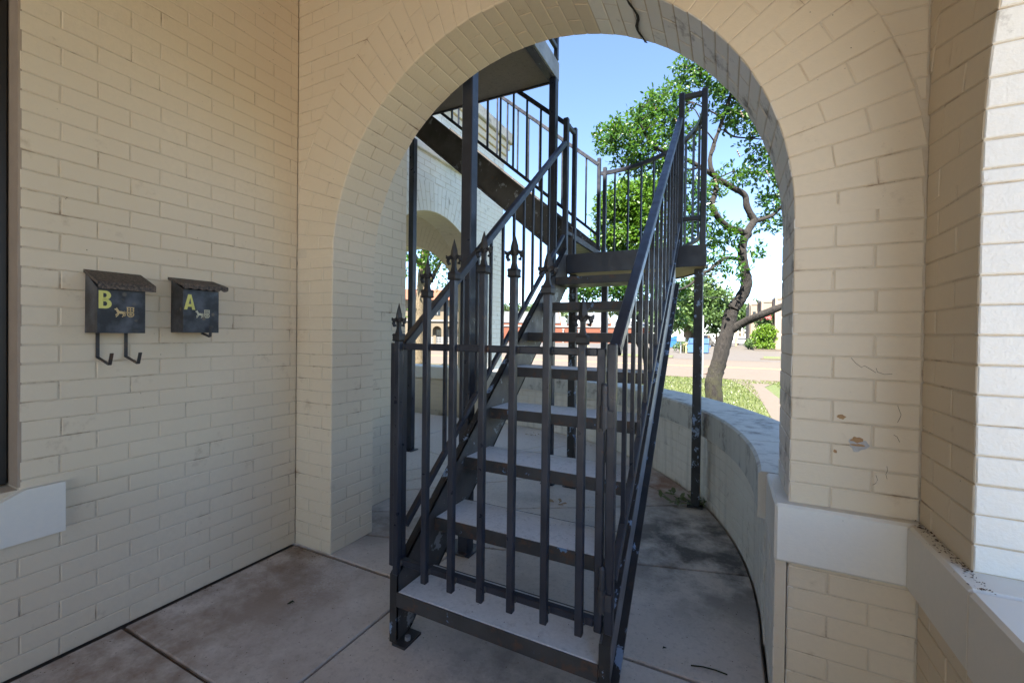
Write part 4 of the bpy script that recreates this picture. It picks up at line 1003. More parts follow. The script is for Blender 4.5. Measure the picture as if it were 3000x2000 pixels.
for c in ((-0.843, 5.483, 4.046), (-0.639, 5.643, 4.215), (-0.612, 5.653, 3.899), (-1.224, 5.120, 3.696), (-0.397, 5.881, 4.669), (0.080, 6.108, 3.552), (-0.164, 5.870, 3.148), (0.414, 6.273, 3.300), (-0.526, 5.816, 4.637), (-0.376, 5.891, 4.575), (-1.004, 5.342, 3.719), (0.109, 6.016, 3.993)):
    for j in range(3): m.tube([(c[0]+0.012*j, c[1], c[2]-0.03*j), (c[0]+0.012*j+0.003, c[1], c[2]-0.016-0.03*j), (c[0]+0.012*j+0.006, c[1], c[2]-0.03-0.03*j)], [0.004, 0.011, 0.004], 6)
m.obj("seed_pods", 'pod', t1, smooth=True)

t2 = thing("laurel_tree", "bright yellow-green tree behind the landing rail with a thin looping trunk", "tree", (-1.20, 7.89, -0.4))
limb(t2, [(-1.178, 7.900, 0.026), (-1.231, 7.881, 0.719), (-1.311, 7.844, 0.977), (-1.402, 7.744, 1.199), (-1.406, 7.688, 1.407), (-1.313, 7.737, 1.575), (-1.171, 7.698, 1.690), (-1.085, 7.743, 1.879), (-1.144, 7.718, 2.289)], 0.095, 0.055, name="trunk")
L2 = [([(-1.085, 7.743, 1.879), (-1.328, 7.626, 2.287), (-1.490, 7.548, 2.637), (-1.575, 7.510, 2.988), (-1.608, 7.498, 3.458)], 0.045, 0.015), ([(-1.255, 7.548, 2.099), (-1.522, 7.189, 1.986), (-1.798, 6.938, 1.943), (-2.115, 6.667, 1.928)], 0.03, 0.008),
      ([(-1.490, 7.548, 2.637), (-1.732, 7.316, 2.788), (-1.915, 7.226, 2.901)], 0.02, 0.008), ([(-1.144, 7.718, 2.289), (-1.127, 7.733, 2.877), (-1.239, 7.682, 3.345)], 0.03, 0.01)]
e2 = []
for pts, a, c in L2: limb(t2, pts, a, c); e2 += pts[1:]
px = 7.4/1260
C2 = CLS([((-1.609, 7.498, 3.517), 75, 50, 1), ((-1.867, 7.253, 3.192), 36, 62, 1), ((-1.393, 7.602, 3.167), 70, 50, 1), ((-1.655, 7.356, 2.818), 62, 32, 1), ((-1.218, 7.696, 3.698), 45, 50, 1), ((-1.939, 7.212, 2.756), 26, 26, 1), ((-1.230, 7.680, 2.758), 50, 35, 1), ((-1.541, 7.521, 2.519), 60, 25, 1)])
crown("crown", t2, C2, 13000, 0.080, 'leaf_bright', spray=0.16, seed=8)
C2b = CLS([((-2.090, 6.679, 1.901), 36, 26, 1), ((-1.772, 6.839, 1.933), 48, 24, 1), ((-1.401, 7.138, 1.976), 60, 30, 1), ((-1.021, 7.443, 2.190), 50, 40, 1), ((-0.866, 7.518, 1.910), 45, 34, 1), ((-0.744, 7.686, 1.522), 20, 20, 1)])
crown("lower_crown", t2, C2b, 4500, 0.075, 'leaf', spray=0.15, seed=9); twigs(t2, C2+C2b, e2, 'bark', 6)

t3 = thing("shade_tree", "tall tree with pale bark seen through the far arches", "tree", (-11.13, 13.98, -0.4))
limb(t3, [(-11.008, 13.706, -0.146), (-11.007, 13.723, 1.424), (-10.975, 13.752, 2.517), (-10.896, 13.805, 3.747), (-10.793, 13.870, 4.977), (-10.700, 13.938, 6.890)], 0.24, 0.14, 'bark_tan', "trunk", 12)
limb(t3, [(-10.906, 13.789, 2.791), (-10.498, 13.776, 3.316), (-10.171, 13.948, 3.995), (-9.703, 14.193, 4.946)], 0.11, 0.05, 'bark_tan'); limb(t3, [(-10.870, 13.816, 3.610), (-11.142, 13.465, 4.387), (-11.636, 13.225, 5.190)], 0.10, 0.05, 'bark_tan')
px = 17/1260
C3 = CLS([((-11.126, 13.246, 4.081), 60, 60, 1), ((-10.167, 13.501, 3.926), 50, 50, 1), ((-9.866, 13.872, 3.565), 36, 36, 1), ((-10.033, 13.780, 2.762), 22, 26, 1), ((-10.668, 13.709, 4.933), 80, 60, 1), ((-9.823, 14.133, 4.945), 70, 60, 1), ((-11.516, 13.286, 5.192), 80, 70, 1), ((-10.311, 13.406, 1.816), 14, 26, 1), ((-11.090, 13.131, 2.208), 16, 50, 1), ((-10.696, 13.715, 6.822), 200, 120, 1), ((-9.136, 15.051, 6.179), 90, 90, 1), ((-12.493, 12.804, 5.988), 120, 120, 1)])
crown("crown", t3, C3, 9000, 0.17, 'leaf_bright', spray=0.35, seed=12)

t4 = thing("shade_tree", "broad pale green tree shading the parked cars across the street", "tree", (-6.04, 80.88, -0.4))
limb(t4, [(-6.038, 80.882, 0.338), (-6.123, 80.862, 2.421), (-5.995, 80.949, 4.507), (-5.393, 81.278, 6.897)], 0.75, 0.45, 'bark_tan', "trunk"); limb(t4, [(-5.489, 83.395, 0.325), (-5.522, 83.402, 2.464), (-5.291, 83.549, 5.218)], 0.45, 0.3, 'bark_tan', "trunk")
px = 75/1260
C4 = CLS([((-6.331, 79.658, 4.163), 55, 30, 1), ((-3.186, 81.240, 4.500), 55, 32, 1), ((-0.564, 83.673, 4.283), 34, 28, 1), ((-4.338, 81.814, 7.506), 60, 34, 1), ((-1.944, 83.016, 7.539), 48, 36, 1), ((-3.847, 82.090, 10.192), 36, 24, 1), ((-6.989, 80.476, 6.875), 45, 32, 1), ((-5.434, 81.287, 9.575), 30, 26, 1), ((-9.211, 80.460, 5.112), 36, 34, 1), ((-1.580, 82.024, 2.465), 26, 12, 1)])
crown("crown", t4, C4, 13000, 0.55, 'leaf_mid', spray=1.1, seed=15, ratio=0.6)
t5 = thing("street_tree", "small pale tree left of the tan apartment building", "tree", (3.00, 113.40, -0.4))
limb(t5, [(2.719, 113.259, 0.989), (2.676, 113.268, 3.767), (2.421, 113.170, 6.542)], 0.3, 0.2, 'bark_tan', "trunk")
px = 100/1260
crown("crown", t5, CLS([((2.433, 113.168, 5.748), 24, 32, 1), ((1.339, 112.640, 7.718), 20, 24, 1), ((3.549, 115.980, 7.068), 14, 20, 1)]), 3500, 0.6, 'leaf_mid', spray=1.1, seed=16, ratio=0.6)
t6 = thing("street_tree", "dark green tree rising behind the tan apartment roof", "tree", (8.32, 149.65, -0.4))
limb(t6, [(8.514, 149.737, 0.991), (8.404, 149.761, 8.213)], 0.4, 0.25, 'bark_tan', "trunk"); px = 130/1260
crown("crown", t6, CLS([((8.373, 149.768, 10.277), 24, 12, 1), ((6.813, 148.979, 9.740), 12, 9, 1)]), 1500, 0.8, 'leaf_mid', spray=1.2, seed=17, ratio=0.6)
t7 = thing("street_tree", "rounded tree right of the red brick building", "tree", (-12.16, 92.37, -0.4)); px = 88/1260
limb(t7, [(-12.152, 92.365, 0.818), (-12.195, 92.374, 3.612)], 0.4, 0.3, 'bark_tan', "trunk")
crown("crown", t7, CLS([((-12.523, 92.221, 4.655), 40, 28, 1), ((-11.253, 92.843, 3.275), 28, 24, 1), ((-15.724, 95.107, 6.237), 40, 14, 1)]), 3500, 0.6, 'leaf_mid', spray=1.1, seed=18, ratio=0.6)
px = 150/1260
CT = [((-77.771, 128.887, 8.462), 70, 18, 1), ((-67.135, 134.230, 8.845), 50, 16, 1), ((-58.626, 138.505, 9.198), 55, 15, 1), ((-50.108, 142.778, 8.957), 55, 12, 1), ((-41.602, 147.053, 9.429), 60, 13, 1), ((-33.093, 151.328, 9.783), 55, 14, 1), ((-88.415, 123.545, 8.556), 80, 20, 1), ((28.655, 182.306, 8.357), 120, 24, 1), ((-24.572, 155.600, 9.303), 50, 16, 1)]
V, F = leaves(CLS(CT), 9000, 1.1, seed=20, ratio=0.7, spray=1.6)
me = bpy.data.meshes.new("treeline"); me.from_pydata(V, [], F); me.materials.append(M['leaf_far']); stuff(link("treeline", me))

# ------------------------------------------------------------------ buildings across the street
def wbox(parent, name, mat, x0, y0, z0, x1, y1, z1, b=0.0):
    m = MB()
    if b: m.cbox(x0, y0, z0, x1, y1, z1, b)
    else: m.box(x0, y0, z0, x1, y1, z1)
    return m.obj(name, mat, parent)
class Place:
    """a building's own axes: origin on the ground, u along the front, v into depth"""
    def __init__(s, o, ang): s.o = Vector((o[0], o[1], GZ)); s.u = Vector((math.cos(ang), math.sin(ang), 0)); s.v = Vector((-math.sin(ang), math.cos(ang), 0))
    def p(s, a, c, z): return s.o+s.u*a+s.v*c+Z3*z
    def box(s, parent, name, mat, a0, c0, z0, a1, c1, z1):
        m = MB(); m.v = [s.p(*q) for q in ((a0,c0,z0),(a1,c0,z0),(a1,c1,z0),(a0,c1,z0),(a0,c0,z1),(a1,c0,z1),(a1,c1,z1),(a0,c1,z1))]
        m.f = [(0,3,2,1),(4,5,6,7),(0,1,5,4),(1,2,6,5),(2,3,7,6),(3,0,4,7)]; return m.obj(name, mat, parent)
    def poly(s, parent, name, mat, pts, c0, c1):
        m = MB(); m.prism(pts, lambda a, z, k: s.p(a, c0 if k == 0 else c1, z)); return m.obj(name, mat, parent)
bb = thing("brick_hall", "long low red brick building with pale metal roofs across the parking lot", "building", (-28, 88, GZ))
PB = Place((-44.5, 80.5), math.atan2(14.0, 28.0))
S = 92/1260
PB.box(bb, "wall", 'red_brick', 0, 0, 0, 34, 9, 3.3); PB.box(bb, "parapet", 'white', -0.1, -0.15, 3.3, 34.1, 0.25, 3.6)
PB.box(bb, "roof", 'metal_roof', 0, 0.26, 3.3, 34, 9, 3.42)
def gable(a0, a1, c0, c1, ze, zr):
    g = PB.poly(bb, "gable", 'red_brick', [(a0, 3.3), (a1, 3.3), (a1, ze), ((a0+a1)/2, zr), (a0, ze)], c0, c1)
    return g
for a0, a1 in ((2.0, 14.5), (17.0, 25.5)):                 # ridged roofs set behind the parapet
    m = MB(); y0, y1, yr = 3.0, 13.0, 8.0
    m.add([PB.p(a0, y0, 4.2), PB.p(a1, y0, 4.2), PB.p(a1, yr, 6.9), PB.p(a0, yr, 6.9), PB.p(a0, y1, 4.2), PB.p(a1, y1, 4.2)], [(0, 1, 2, 3), (3, 2, 5, 4), (0, 3, 4), (1, 5, 2)]); m.obj("roof", 'metal_roof', bb)
    PB.poly(bb, "gable", 'red_brick', [(a1-0.05, 3.3), (a1+0.2, 3.3), (a1+0.2, 4.2), (a1-0.05, 4.2)], 3, 13)
    m = MB(); m.prism([(3.2, 3.35), (12.8, 3.35), (12.8, 4.3), (8.0, 6.85), (3.2, 4.3)], lambda c, z, k: PB.p(a1+(0.28 if k == 0 else 0.02), c, z)); m.obj("gable_wall", 'red_brick', bb)
    m = MB(); m.bar(PB.p(a1+0.3, 2.9, 4.2), PB.p(a1+0.3, 8.0, 6.95), 0.25, 0.18); m.bar(PB.p(a1+0.3, 13.1, 4.2), PB.p(a1+0.3, 8.0, 6.95), 0.25, 0.18); m.obj("verge", 'white', bb)
    PB.box(bb, "wall", 'red_brick', a0, 3.1, 3.3, a1, 12.9, 4.2)
m = MB(); m.add([PB.p(26.5, 2.5, 3.7), PB.p(34, 2.5, 3.7), PB.p(34, 7, 5.0), PB.p(26.5, 7, 5.0)], [(0, 1, 2, 3)]); m.obj("roof", 'metal_roof', bb)
for a in (17.6, 21.2): 
    k = PB.box(bb, "rooftop_unit", 'white', a, 0.8, 3.45, a+2.2, 2.2, 4.8)
    for q in range(3): PB.box(bb, "louvre", 'galv', a+0.2+q*0.65, 0.77, 3.7, a+0.7+q*0.65, 0.82, 4.6)
for a in (14.6, 17.9, 22.7, 30.5):
    PB.box(bb, "vent_pipe", 'white', a, -0.45, 0.0, a+0.28, -0.15, 2.75); PB.box(bb, "vent_cap", 'white', a-0.1, -0.5, 2.75, a+0.38, -0.1, 2.95)
for a in (12.0, 15.6, 19.2, 27.0): PB.box(bb, "window", 'white', a, -0.06, 0.6, a+1.9, 0.02, 1.5)
PB.box(bb, "awning", 'white', 8.6, -1.2, 2.3, 11.8, -0.02, 2.75)
PB.box(bb, "window", 'glass', 1.0, -0.05, 0.9, 2.1, 0.02, 2.1)

mis = thing("stucco_house", "cream two-storey building with arched porch and orange tile roof beyond the tall tree", "house", (-34, 48, GZ))
ua = Vector((-30.01+39.06, 49.82-45.28)); PM = Place((-43.0, 43.3), math.atan2(ua.y, ua.x))
def mis_x(u_px):   # along-front distance of a sight line
    return None
m = MB()
arch_u = [5.6, 7.3, 9.0, 10.7, 12.4]
fM = Frame(PM.o, PM.u, Z3, -PM.v)
xs = [0]+[(arch_u[i]+arch_u[i+1])/2 for i in range(4)]+[20]
for i, a in enumerate(arch_u):
    x0 = xs[i] if i else a-0.85; x1 = xs[i+1] if i < 4 else a+0.85
    arch_body(m, fM, x0, x1, 0.0, 3.3, 0.4, (a, 0.6, 2.0, 0.3), 0.0)
m.obj("arcade", 'cream_wall', mis)
PM.box(mis, "wall", 'cream_wall', 0, 0.005, 0, 4.75, 9, 3.3); PM.box(mis, "wall", 'cream_wall', 13.25, 0.005, 0, 15, 9, 3.3)
PM.box(mis, "wall", 'cream_wall', 4.75, 1.8, 0, 13.25, 9, 3.3); PM.box(mis, "wall", 'cream_wall', 0.1, 0.3, 3.31, 15, 9, 6.1)
PM.box(mis, "ledge", 'white', -0.1, -0.15, 3.25, 15.1, 0.3, 3.42)
m = MB(); m.add([PM.p(-0.6, -0.5, 6.1), PM.p(15.6, -0.5, 6.1), PM.p(15.6, 4.6, 8.0), PM.p(-0.6, 4.6, 8.0), PM.p(-0.6, 9.6, 6.1), PM.p(15.6, 9.6, 6.1)], [(0, 1, 2, 3), (3, 2, 5, 4), (0, 3, 4), (1, 5, 2), (0, 4, 5, 1)]); m.obj("roof", 'tile_roof', mis)
for a in arch_u:
    d = PM.box(mis, "door", 'white', a-0.42, 1.72, 0.1, a+0.42, 1.79, 2.2)
    for q in (-0.34, 0.04): PM.box(mis, "pane", 'glass', a+q, 1.68, 0.9, a+q+0.3, 1.715, 2.1)
    w = PM.box(mis, "window", 'glass', a-0.35, 0.24, 4.1, a+0.35, 0.305, 5.2); PM.box(mis, "window_frame", 'white', a-0.03, 0.21, 4.1, a+0.03, 0.238, 5.2)
fen = thing("lattice_fence", "white lattice fence in front of the arched cream building", "fence", (-33, 44, GZ))
PF = Place((-42.0, 40.2), math.atan2(ua.y, ua.x))
for i in range(7):
    PF.box(fen, "post", 'cream_wall', i*2.4, -0.12, 0, i*2.4+0.35, 0.2, 1.35)
    if i < 6:
        PF.box(fen, "top_rail", 'white', i*2.4+0.35, 0.0, 1.08, i*2.4+2.4, 0.08, 1.16)
        m = MB()
        for q in range(11): a = i*2.4+0.42+q*0.19; m.v += [PF.p(*z) for z in ((a,0.02,0.1),(a+0.06,0.02,0.1),(a+0.06,0.06,0.1),(a,0.06,0.1),(a,0.02,1.08),(a+0.06,0.02,1.08),(a+0.06,0.06,1.08),(a,0.06,1.08))]; o = len(m.v)-8; m.f += [tuple(o+k for k in f) for f in ((0,3,2,1),(4,5,6,7),(0,1,5,4),(1,2,6,5),(2,3,7,6),(3,0,4,7))]
        for q in range(5): z = 0.18+q*0.2; a = i*2.4+0.36; m.v += [PF.p(*k) for k in ((a,0.025,z),(a+2.03,0.025,z),(a+2.03,0.055,z),(a,0.055,z),(a,0.025,z+0.06),(a+2.03,0.025,z+0.06),(a+2.03,0.055,z+0.06),(a,0.055,z+0.06))]; o = len(m.v)-8; m.f += [tuple(o+k for k in f) for f in ((0,3,2,1),(4,5,6,7),(0,1,5,4),(1,2,6,5),(2,3,7,6),(3,0,4,7))]
        m.obj("lattice_panel", 'white', fen)

apt = thing("apartment_building", "tan two-storey apartment block with stepped bays and a flat roof at the right", "building", (4, 68, GZ))
# three bays stepping towards the street
for i, (x0, x1, y, h) in enumerate(((2.95, 4.25, 73.0, 6.0), (4.27, 5.55, 69.5, 6.1), (5.57, 13.0, 65.4, 6.2))):
    wbox(apt, "bay_wall", 'tan_wall', x0, y, GZ, x1, y+14, h); wbox(apt, "fascia", 'tan_trim', x0-0.06, y-0.07, h, x1+0.03, y+14, h+0.28)
    wbox(apt, "pilaster", 'tan_trim', x0-0.02, y-0.06, GZ, x0+0.22, y-0.003, h-0.003)
wbox(apt, "window", 'glass', 3.35, 72.93, 0.7, 3.75, 73.0-0.004, 2.2); wbox(apt, "window", 'glass', 3.35, 72.93, 3.6, 3.75, 73.0-0.004, 5.0)
wbox(apt, "downpipe", 'frame_dark', 2.98, 72.6, GZ, 3.08, 72.72, 5.9)
m = MB(); m.tube([(4.55, 72.5, 6.2), (4.55, 72.5, 6.75), (4.55, 72.5, 7.0), (4.55, 72.5, 7.15)], [0.62, 0.62, 0.45, 0.1], 16); m.obj("roof_vent", 'white', apt, smooth=True)
m = MB(); m.tube([(3.4, 74.5, 6.0), (3.4, 74.5, 6.5), (3.4, 74.5, 6.75)], [0.55, 0.55, 0.2], 16); m.obj("roof_vent", 'white', apt, smooth=True)

def bush(name, label, blobs, n, size, mat, cat="bush", seed=1, extra=None, group=None):
    c = blobs[0][0]; t = thing(name, label, cat, (c[0], c[1], GZ), group)
    V, F = leaves(blobs, n, size, ratio=0.6, spray=size*1.2, seed=seed, hang=0)
    me = bpy.data.meshes.new("foliage"); me.from_pydata(V, [], F); me.materials.append(M[mat]); link("foliage", me, t)
    m = MB(); rr = random.Random(seed)
    for i in range(6): m.tube([(c[0]+rr.uniform(-.2, .2), c[1]+rr.uniform(-.2, .2), GZ), (c[0]+rr.uniform(-.6, .6), c[1]+rr.uniform(-.6, .6), c[2]+rr.uniform(-.2, .5))], [0.05, 0.02], 5)
    m.obj("stems", 'bark', t); return t
bush("clipped_bush", "round bright lime clipped bush against the tan apartment wall", [((4.35, 62.5, 1.62), (1.28, 1.2, 1.15))], 4200, 0.20, 'leaf_lime', seed=31)
bush("low_hedge", "low dark green hedge farthest along the apartment bed", [((2.75, 66.0, 0.35), (0.62, 1.6, 0.5)), ((3.0, 64.5, 0.4), (0.5, 1.2, 0.5))], 2200, 0.17, 'leaf_mid', "hedge", seed=32)
bush("loose_shrub", "loose pale shrubs in front of the round lime bush", [((3.55, 62.4, 0.45), (0.6, 1.0, 0.75)), ((4.4, 61.4, 0.2), (1.1, 0.8, 0.55)), ((3.3, 65.5, 1.1), (0.5, 0.9, 1.0))], 3400, 0.17, 'leaf_lime', "shrub", seed=33)
mt = bush("flowering_shrub", "tall shrub with coral pink flowers behind the round bush", [((4.25, 67.0, 3.1), (1.0, 0.8, 0.9)), ((5.0, 67.5, 3.7), (0.6, 0.6, 0.9))], 2600, 0.2, 'leaf_mid', "shrub", seed=34)
V, F = leaves([((4.35, 66.2, 3.9), (0.7, 0.4, 0.5)), ((5.0, 66.8, 4.1), (0.4, 0.3, 0.6))], 260, 0.22, ratio=0.8, spray=0.2, seed=35)
me = bpy.data.meshes.new("flowers"); me.from_pydata(V, [], F); me.materials.append(M['flower']); link("flowers", me, mt)
bush("loose_shrub", "grey-green shrub behind the small yellow railing", [((-4.1, 47.2, 0.15), (0.85, 0.7, 0.6)), ((-3.2, 48.0, 0.2), (0.6, 0.6, 0.6))], 2000, 0.15, 'leaf_mid', "shrub", seed=36)

# ------------------------------------------------------------------ things across the street
du = thing("dumpster", "open pale blue steel dumpster with sloping sides at the driveway edge", "dumpster", (-2.5, 46.0, GZ))
def du_box(name, pts0, pts1, mat='dumpster', parent=du):
    m = MB(); m.v = [tuple(p) for p in pts0+pts1]; m.f = [(0,3,2,1),(4,5,6,7),(0,1,5,4),(1,2,6,5),(2,3,7,6),(3,0,4,7)]; return m.obj(name, mat, parent)
dx0, dx1, dy0, dy1 = -3.35, -1.55, 44.6, 46.4; h0, h1 = 1.0, 1.45
body = []
m = MB(); t_ = 0.05
m.prism([(dy0, GZ+0.1), (dy1, GZ+0.1), (dy1, GZ+h1), (dy0, GZ+h0)], lambda y, z, k: (dx0 if k == 0 else dx0+t_, y, z)); sideL = m.obj("side_panel", 'dumpster', du)
m = MB(); m.prism([(dy0, GZ+0.1), (dy1, GZ+0.1), (dy1, GZ+h1), (dy0, GZ+h0)], lambda y, z, k: (dx1-t_ if k == 0 else dx1, y, z)); m.obj("side_panel", 'dumpster', du)
m = MB(); m.box(dx0+t_, dy0, GZ+0.1, dx1-t_, dy0+t_, GZ+h0); m.obj("front_panel", 'dumpster', du); m = MB(); m.box(dx0+t_, dy1-t_, GZ+0.1, dx1-t_, dy1, GZ+h1); m.obj("back_panel", 'dumpster', du)
m = MB(); m.box(dx0+t_, dy0+t_, GZ+0.1, dx1-t_, dy1-t_, GZ+0.2); m.obj("floor_panel", 'dumpster', du)
m = MB(); m.box(dx0-0.06, dy0-0.06, GZ+h0-0.02, dx1+0.06, dy0+0.02, GZ+h0+0.06); m.obj("rim", 'dumpster', du)
m = MB(); m.box(dx0-0.16, dy0+0.7, GZ+0.55, dx0-0.002, dy0+1.15, GZ+0.75); m.obj("lifting_pocket", 'dumpster', du); m = MB(); m.box(dx1+0.002, dy0+0.7, GZ+0.55, dx1+0.16, dy0+1.15, GZ+0.75); m.obj("lifting_pocket", 'dumpster', du)
m = MB(); m.box(dx0+1.05, dy0-0.012, GZ+0.45, dx0+1.30, dy0-0.002, GZ+0.80); m.obj("label", 'white', du)
for x in (dx0+0.25, dx1-0.25): m = MB(); m.box(x-0.06, dy0+0.1, GZ, x+0.06, dy1-0.1, GZ+0.098); m.obj("skid", 'dumpster', du)
du2 = thing("dumpster", "bright blue dumpster with a ridged lid farther back at the left", "dumpster", (-6.3, 64.0, GZ))
wbox(du2, "bin", 'dumpster_bright', -7.4, 63.5, GZ+0.1, -5.5, 65, GZ+1.1); m = MB(); m.prism([(-7.45, GZ+1.1), (-5.45, GZ+1.1), (-5.45, GZ+1.25), (-6.45, GZ+1.7), (-7.45, GZ+1.25)], lambda x, z, k: (x, 63.45 if k == 0 else 65.05, z)); m.obj("lid", 'dumpster_bright', du2)
mbx = thing("letter_box", "white box on a thin post beside the blue dumpster", "letter box", (-3.95, 44.2, GZ))
wbox(mbx, "post", 'galv', -3.99, 44.16, GZ, -3.91, 44.24, 0.72); wbox(mbx, "box", 'white', -4.30, 43.9, 0.725, -3.55, 44.5, 1.12, 0.05)
rl = thing("yellow_railing", "short faded yellow timber railing left of the blue dumpster", "railing", (-3.8, 44.6, GZ))
for i in range(4):
    x, y = -3.98+0.2*i, 44.4+0.5*i; wbox(rl, "post", 'yellow', x-0.04, y-0.04, GZ, x+0.04, y+0.04, 0.30+0.08*i)
m = MB(); m.bar((-4.02, 44.3, 0.33), (-3.34, 46.0, 0.58), 0.08, 0.09); m.obj("rail", 'yellow', rl)
sg = thing("street_sign", "grey street sign seen from behind on a tall thin post at the kerb", "sign", (-0.84, 18.0, GZ))
m = MB(); m.tube([(-0.83, 18.0, GZ), (-0.83, 18.0, 2.02)], 0.035, 10); m.obj("post", 'galv', sg)
m = MB(); m.bar((-0.97, 17.70, 1.62), (-0.875, 17.985, 1.62), 0.012, 0.80); m.obj("panel", 'galv', sg)
def car(label, x, y, ang, body, L=4.6, Wd=1.85, H=1.65, name="parked_car"):
    t = thing(name, label, "car", (x, y, GZ)); P = Place((x, y), ang)
    def pr(nm, mat, pts, w0, w1, parent=t):
        m = MB(); m.prism(pts, lambda a, z, k: P.p(a, w0 if k == 0 else w1, z)); return m.obj(nm, mat, parent)
    h = L/2
    bd = pr("body", body, [(-h, 0.32), (h, 0.32), (h+0.03, 0.6), (h-0.05, 0.88), (h-0.95, 1.0), (-h+0.1, 1.02), (-h-0.04, 0.7)], -Wd/2, Wd/2)
    pr("cabin", 'glass', [(-h+0.2, 1.0), (h-1.1, 1.0), (h-1.75, H-0.06), (-h+0.65, H-0.04)], -Wd/2+0.12, Wd/2-0.12); pr("roof", body, [(-h+0.6, H-0.07), (h-1.7, H-0.09), (h-1.85, H), (-h+0.75, H+0.01)], -Wd/2+0.15, Wd/2-0.15)
    for a in (-h+0.85, h-0.9):
        for w in (-Wd/2+0.08, Wd/2-0.08):
            m = MB(); c = P.p(a, w, 0.34); m.tube([c-P.v*0.11, c+P.v*0.11], 0.34, 14); tr = m.obj("wheel", 'tyre', t); m = MB(); m.tube([c-P.v*0.118, c+P.v*0.118], 0.19, 10); m.obj("rim", 'galv', tr)
    for w in (-Wd/2+0.05, Wd/2-0.35): pr("tail_lamp", 'tail', [(-h-0.05, 0.72), (-h+0.06, 0.72), (-h+0.08, 0.95), (-h-0.02, 0.95)], w, w+0.3)
    pr("bumper", 'tyre' if body == 'car_dark' else body, [(-h-0.09, 0.36), (-h-0.035, 0.36), (-h-0.035, 0.58), (-h-0.09, 0.58)], -Wd/2, Wd/2)
car("dark grey sport utility car parked in the shade behind the dumpster", -3.3, 79.0, math.radians(80), 'car_dark', 4.7, 1.9, 1.85)
car("white car parked tail-on beyond the brown post", 2.9, 101.0, math.radians(84), 'car_white', 4.6, 1.85, 1.55)
car("tan off-road car parked under the tree at the left", -10.3, 88.0, math.radians(15), 'car_tan', 4.2, 1.8, 1.8)
car("silver car parked beside the dark trees' white fence", -1.0, 104.0, math.radians(10), 'car_white', 4.5, 1.8, 1.5)
cpn = thing("carport", "tan timber carport frame behind the white car", "carport", (2.0, 90.0, GZ))
wbox(cpn, "post", 'wood', 1.35, 88.0, GZ, 1.65, 88.3, 1.85); wbox(cpn, "beam", 'tan_trim', -2.0, 88.0, 1.86, 4.5, 88.4, 2.25); wbox(cpn, "post", 'wood', -1.9, 88.0, GZ, -1.6, 88.3, 1.85)
pfn = thing("pipe_fence", "white pipe fence along the back of the driveway", "fence", (-2, 92, GZ))
for i in range(6): m = MB(); x = -6.5+2.0*i; m.tube([(x, 92, GZ), (x, 92, 1.35)], 0.07, 8); m.obj("post", 'white', pfn)
for z in (0.15, 0.75, 1.3): m = MB(); m.tube([(-6.5, 92, z), (3.5, 92, z)], 0.05, 8); m.obj("rail", 'white', pfn)
up = thing("utility_pole", "thin brown utility pole left of the tan apartment block", "pole", (3.6, 118, GZ))
m = MB(); m.tube([(3.6, 118, GZ), (3.6, 118, 7.6)], 0.16, 8); m.obj("pole", 'wood', up)
for u0, u1, lab in (((-9.888, 62.253, 8.303), (16.563, 64.348, 9.044), "upper thin power line crossing the sky right of the tree"), ((-9.864, 62.247, 6.731), (18.262, 70.774, 7.078), "lower thin power line just above the far roofs")):
    m = MB(); pts = [Vector(u0)+(Vector(u1)-Vector(u0))*t/12-Z3*(0.35*math.sin(math.pi*t/12)) for t in range(13)]
    m.tube(pts, 0.018, 5); tag(m.obj("power_line", 'wire'), lab, "power line")
# bird on the verge
bd = thing("bird", "small brown dove standing on the grass verge near the sign post", "bird", (-0.73, 19.31, -0.4))
bx, by = (-0.73, 19.31, -0.4)[:2]
m = MB(); m.tube([(bx-0.13, by, GZ+0.07), (bx-0.06, by, GZ+0.085), (bx, by, GZ+0.11), (bx+0.045, by, GZ+0.135), (bx+0.06, by, GZ+0.165), (bx+0.075, by, GZ+0.185), (bx+0.095, by, GZ+0.19), (bx+0.115, by, GZ+0.183)], [0.008, 0.022, 0.045, 0.04, 0.026, 0.024, 0.018, 0.003], 10); m.obj("body", 'bird', bd, smooth=True)
for q in (-0.015, 0.015): m = MB(); m.tube([(bx+0.005, by+q, GZ+0.08), (bx+0.01, by+q, GZ)], 0.004, 5); m.obj("leg", 'flower', bd)

# ------------------------------------------------------------------ fallen leaves and litter
def litter(name, label, x, y, z, n, spread, size, mat, cat, seed):
    rr = random.Random(seed); m = MB()
    for i in range(n):
        cx, cy = x+rr.gauss(0, spread[0]), y+rr.gauss(0, spread[1]); a = rr.uniform(0, 6.28); L = size*rr.uniform(0.6, 1.2); w = L*rr.uniform(0.25, 0.4)
        d = Vector((math.cos(a), math.sin(a), rr.uniform(-0.1, 0.6))).normalized(); s = Vector((-math.sin(a), math.cos(a), rr.uniform(-0.4, 0.4))); c = Vector((cx, cy, z+0.004+rr.uniform(0, 0.02 if n > 1 else 0.002)))
        pts = [c, c+d*L*0.4+s*w*0.5+Z3*0.004, c+d*L*0.75+s*w*0.35+Z3*0.008, c+d*L, c+d*L*0.75-s*w*0.35+Z3*0.006, c+d*L*0.4-s*w*0.5+Z3*0.002]
        top = [p+Z3*0.0016 for p in pts]; m.add(pts+top, [(5,4,3,2,1,0),(6,7,8,9,10,11)]+[(k, (k+1) % 6, 6+(k+1) % 6, 6+k) for k in range(6)])
    o = m.obj(name, mat); tag(o, label, cat); return o
litter("dry_leaf_cluster", "curled dry brown leaves lying on the court under the stair", -1.04, 2.86, 0, 7, (0.035, 0.03), 0.06, 'dry', "dry leaves", 3)
litter("dry_leaf_cluster", "dry brown leaves at the foot of the far curved wall", -2.05, 4.72, 0, 6, (0.06, 0.04), 0.06, 'dry', "dry leaves", 4)
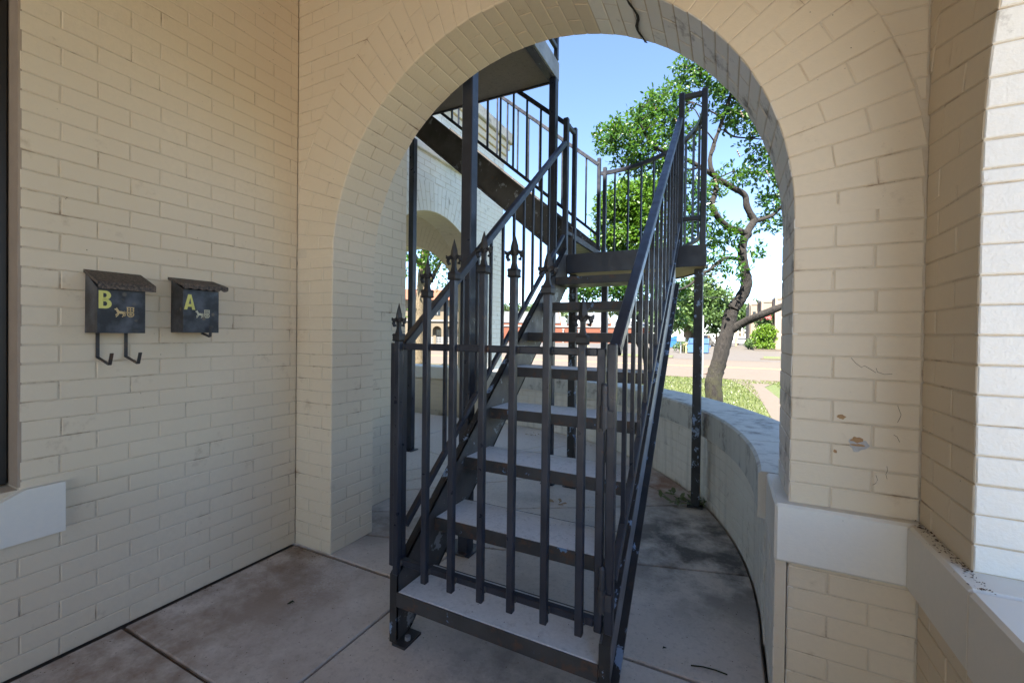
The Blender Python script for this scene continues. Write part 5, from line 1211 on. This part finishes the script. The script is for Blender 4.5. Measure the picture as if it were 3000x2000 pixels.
litter("dry_leaf_cluster", "few dry leaves against the curved wall behind the stair column", -1.42, 4.55, 0, 6, (0.08, 0.03), 0.05, 'dry', "dry leaves", 5)
stuff(litter("leaf_litter", "heap of wilted green leaves round the foot of the right column", -0.24, 3.38, 0, 46, (0.085, 0.06), 0.09, 'green_leaf', "leaf litter", 6))
litter("dark_leaf", "single small dark leaf on the paving right of the stair", -0.19, 1.75, 0, 1, (0, 0), 0.035, 'bark', "leaf", 7)
litter("dark_leaf", "tiny dark curled leaf on the porch floor below the mailboxes", -1.72, 1.25, 0, 1, (0, 0), 0.03, 'bark', "leaf", 8)
litter("green_leaf", "small green leaf by the left jamb of the arch", -1.72, 2.22, 0, 1, (0, 0), 0.04, 'green_leaf', "leaf", 9)
m = MB(); m.tube([(-0.10, 1.70, 0.004), (-0.06, 1.712, 0.005), (-0.02, 1.716, 0.005), (0.02, 1.714, 0.004)], 0.0025, 6); tag(m.obj("twig", 'bark'), "thin brown twig lying on the paving near the curved wall", "twig")

# grit and crumbs gathered along the walls
rr = random.Random(21); m = MB()
for i in range(420):
    w = rr.random()
    if w < 0.45: x, y = XL+0.02+abs(rr.gauss(0, 0.05)), rr.uniform(-0.2, 1.62)
    elif w < 0.6: x, y = rr.uniform(XL, AC-AR), 1.62-abs(rr.gauss(0, 0.04))
    elif w < 0.85:
        a = rr.uniform(A0, A1); q = CR-0.02-abs(rr.gauss(0, 0.06)); x, y = CC.x+q*math.cos(a), CC.y+q*math.sin(a)
    else: x, y = rr.uniform(-2.1, 0.1), rr.uniform(0.7, 3.5)
    s_ = rr.uniform(0.0015, 0.005); v = [(x+rr.uniform(-1, 1)*s_, y+rr.uniform(-1, 1)*s_, 0.001+rr.uniform(0, 0.8)*s_) for _ in range(4)]
    m.add(v, [(0, 1, 2), (0, 2, 3), (0, 3, 1), (1, 3, 2)])
for i in range(260):
    y = rr.uniform(1.24, 1.60); x = 0.506-abs(rr.gauss(0, 0.014)); z = ST
    if i > 190: x, y = rr.uniform(0.20, 0.50), 1.641-abs(rr.gauss(0, 0.008))
    if x < 0.466: continue
    s_ = rr.uniform(0.0015, 0.005); v = [(x+rr.uniform(-1, 1)*s_, y+rr.uniform(-1, 1)*s_, z+0.001+rr.uniform(0, 0.8)*s_) for _ in range(4)]
    m.add(v, [(0, 1, 2), (0, 2, 3), (0, 3, 1), (1, 3, 2)])
stuff(m.obj("debris", 'crumb'))
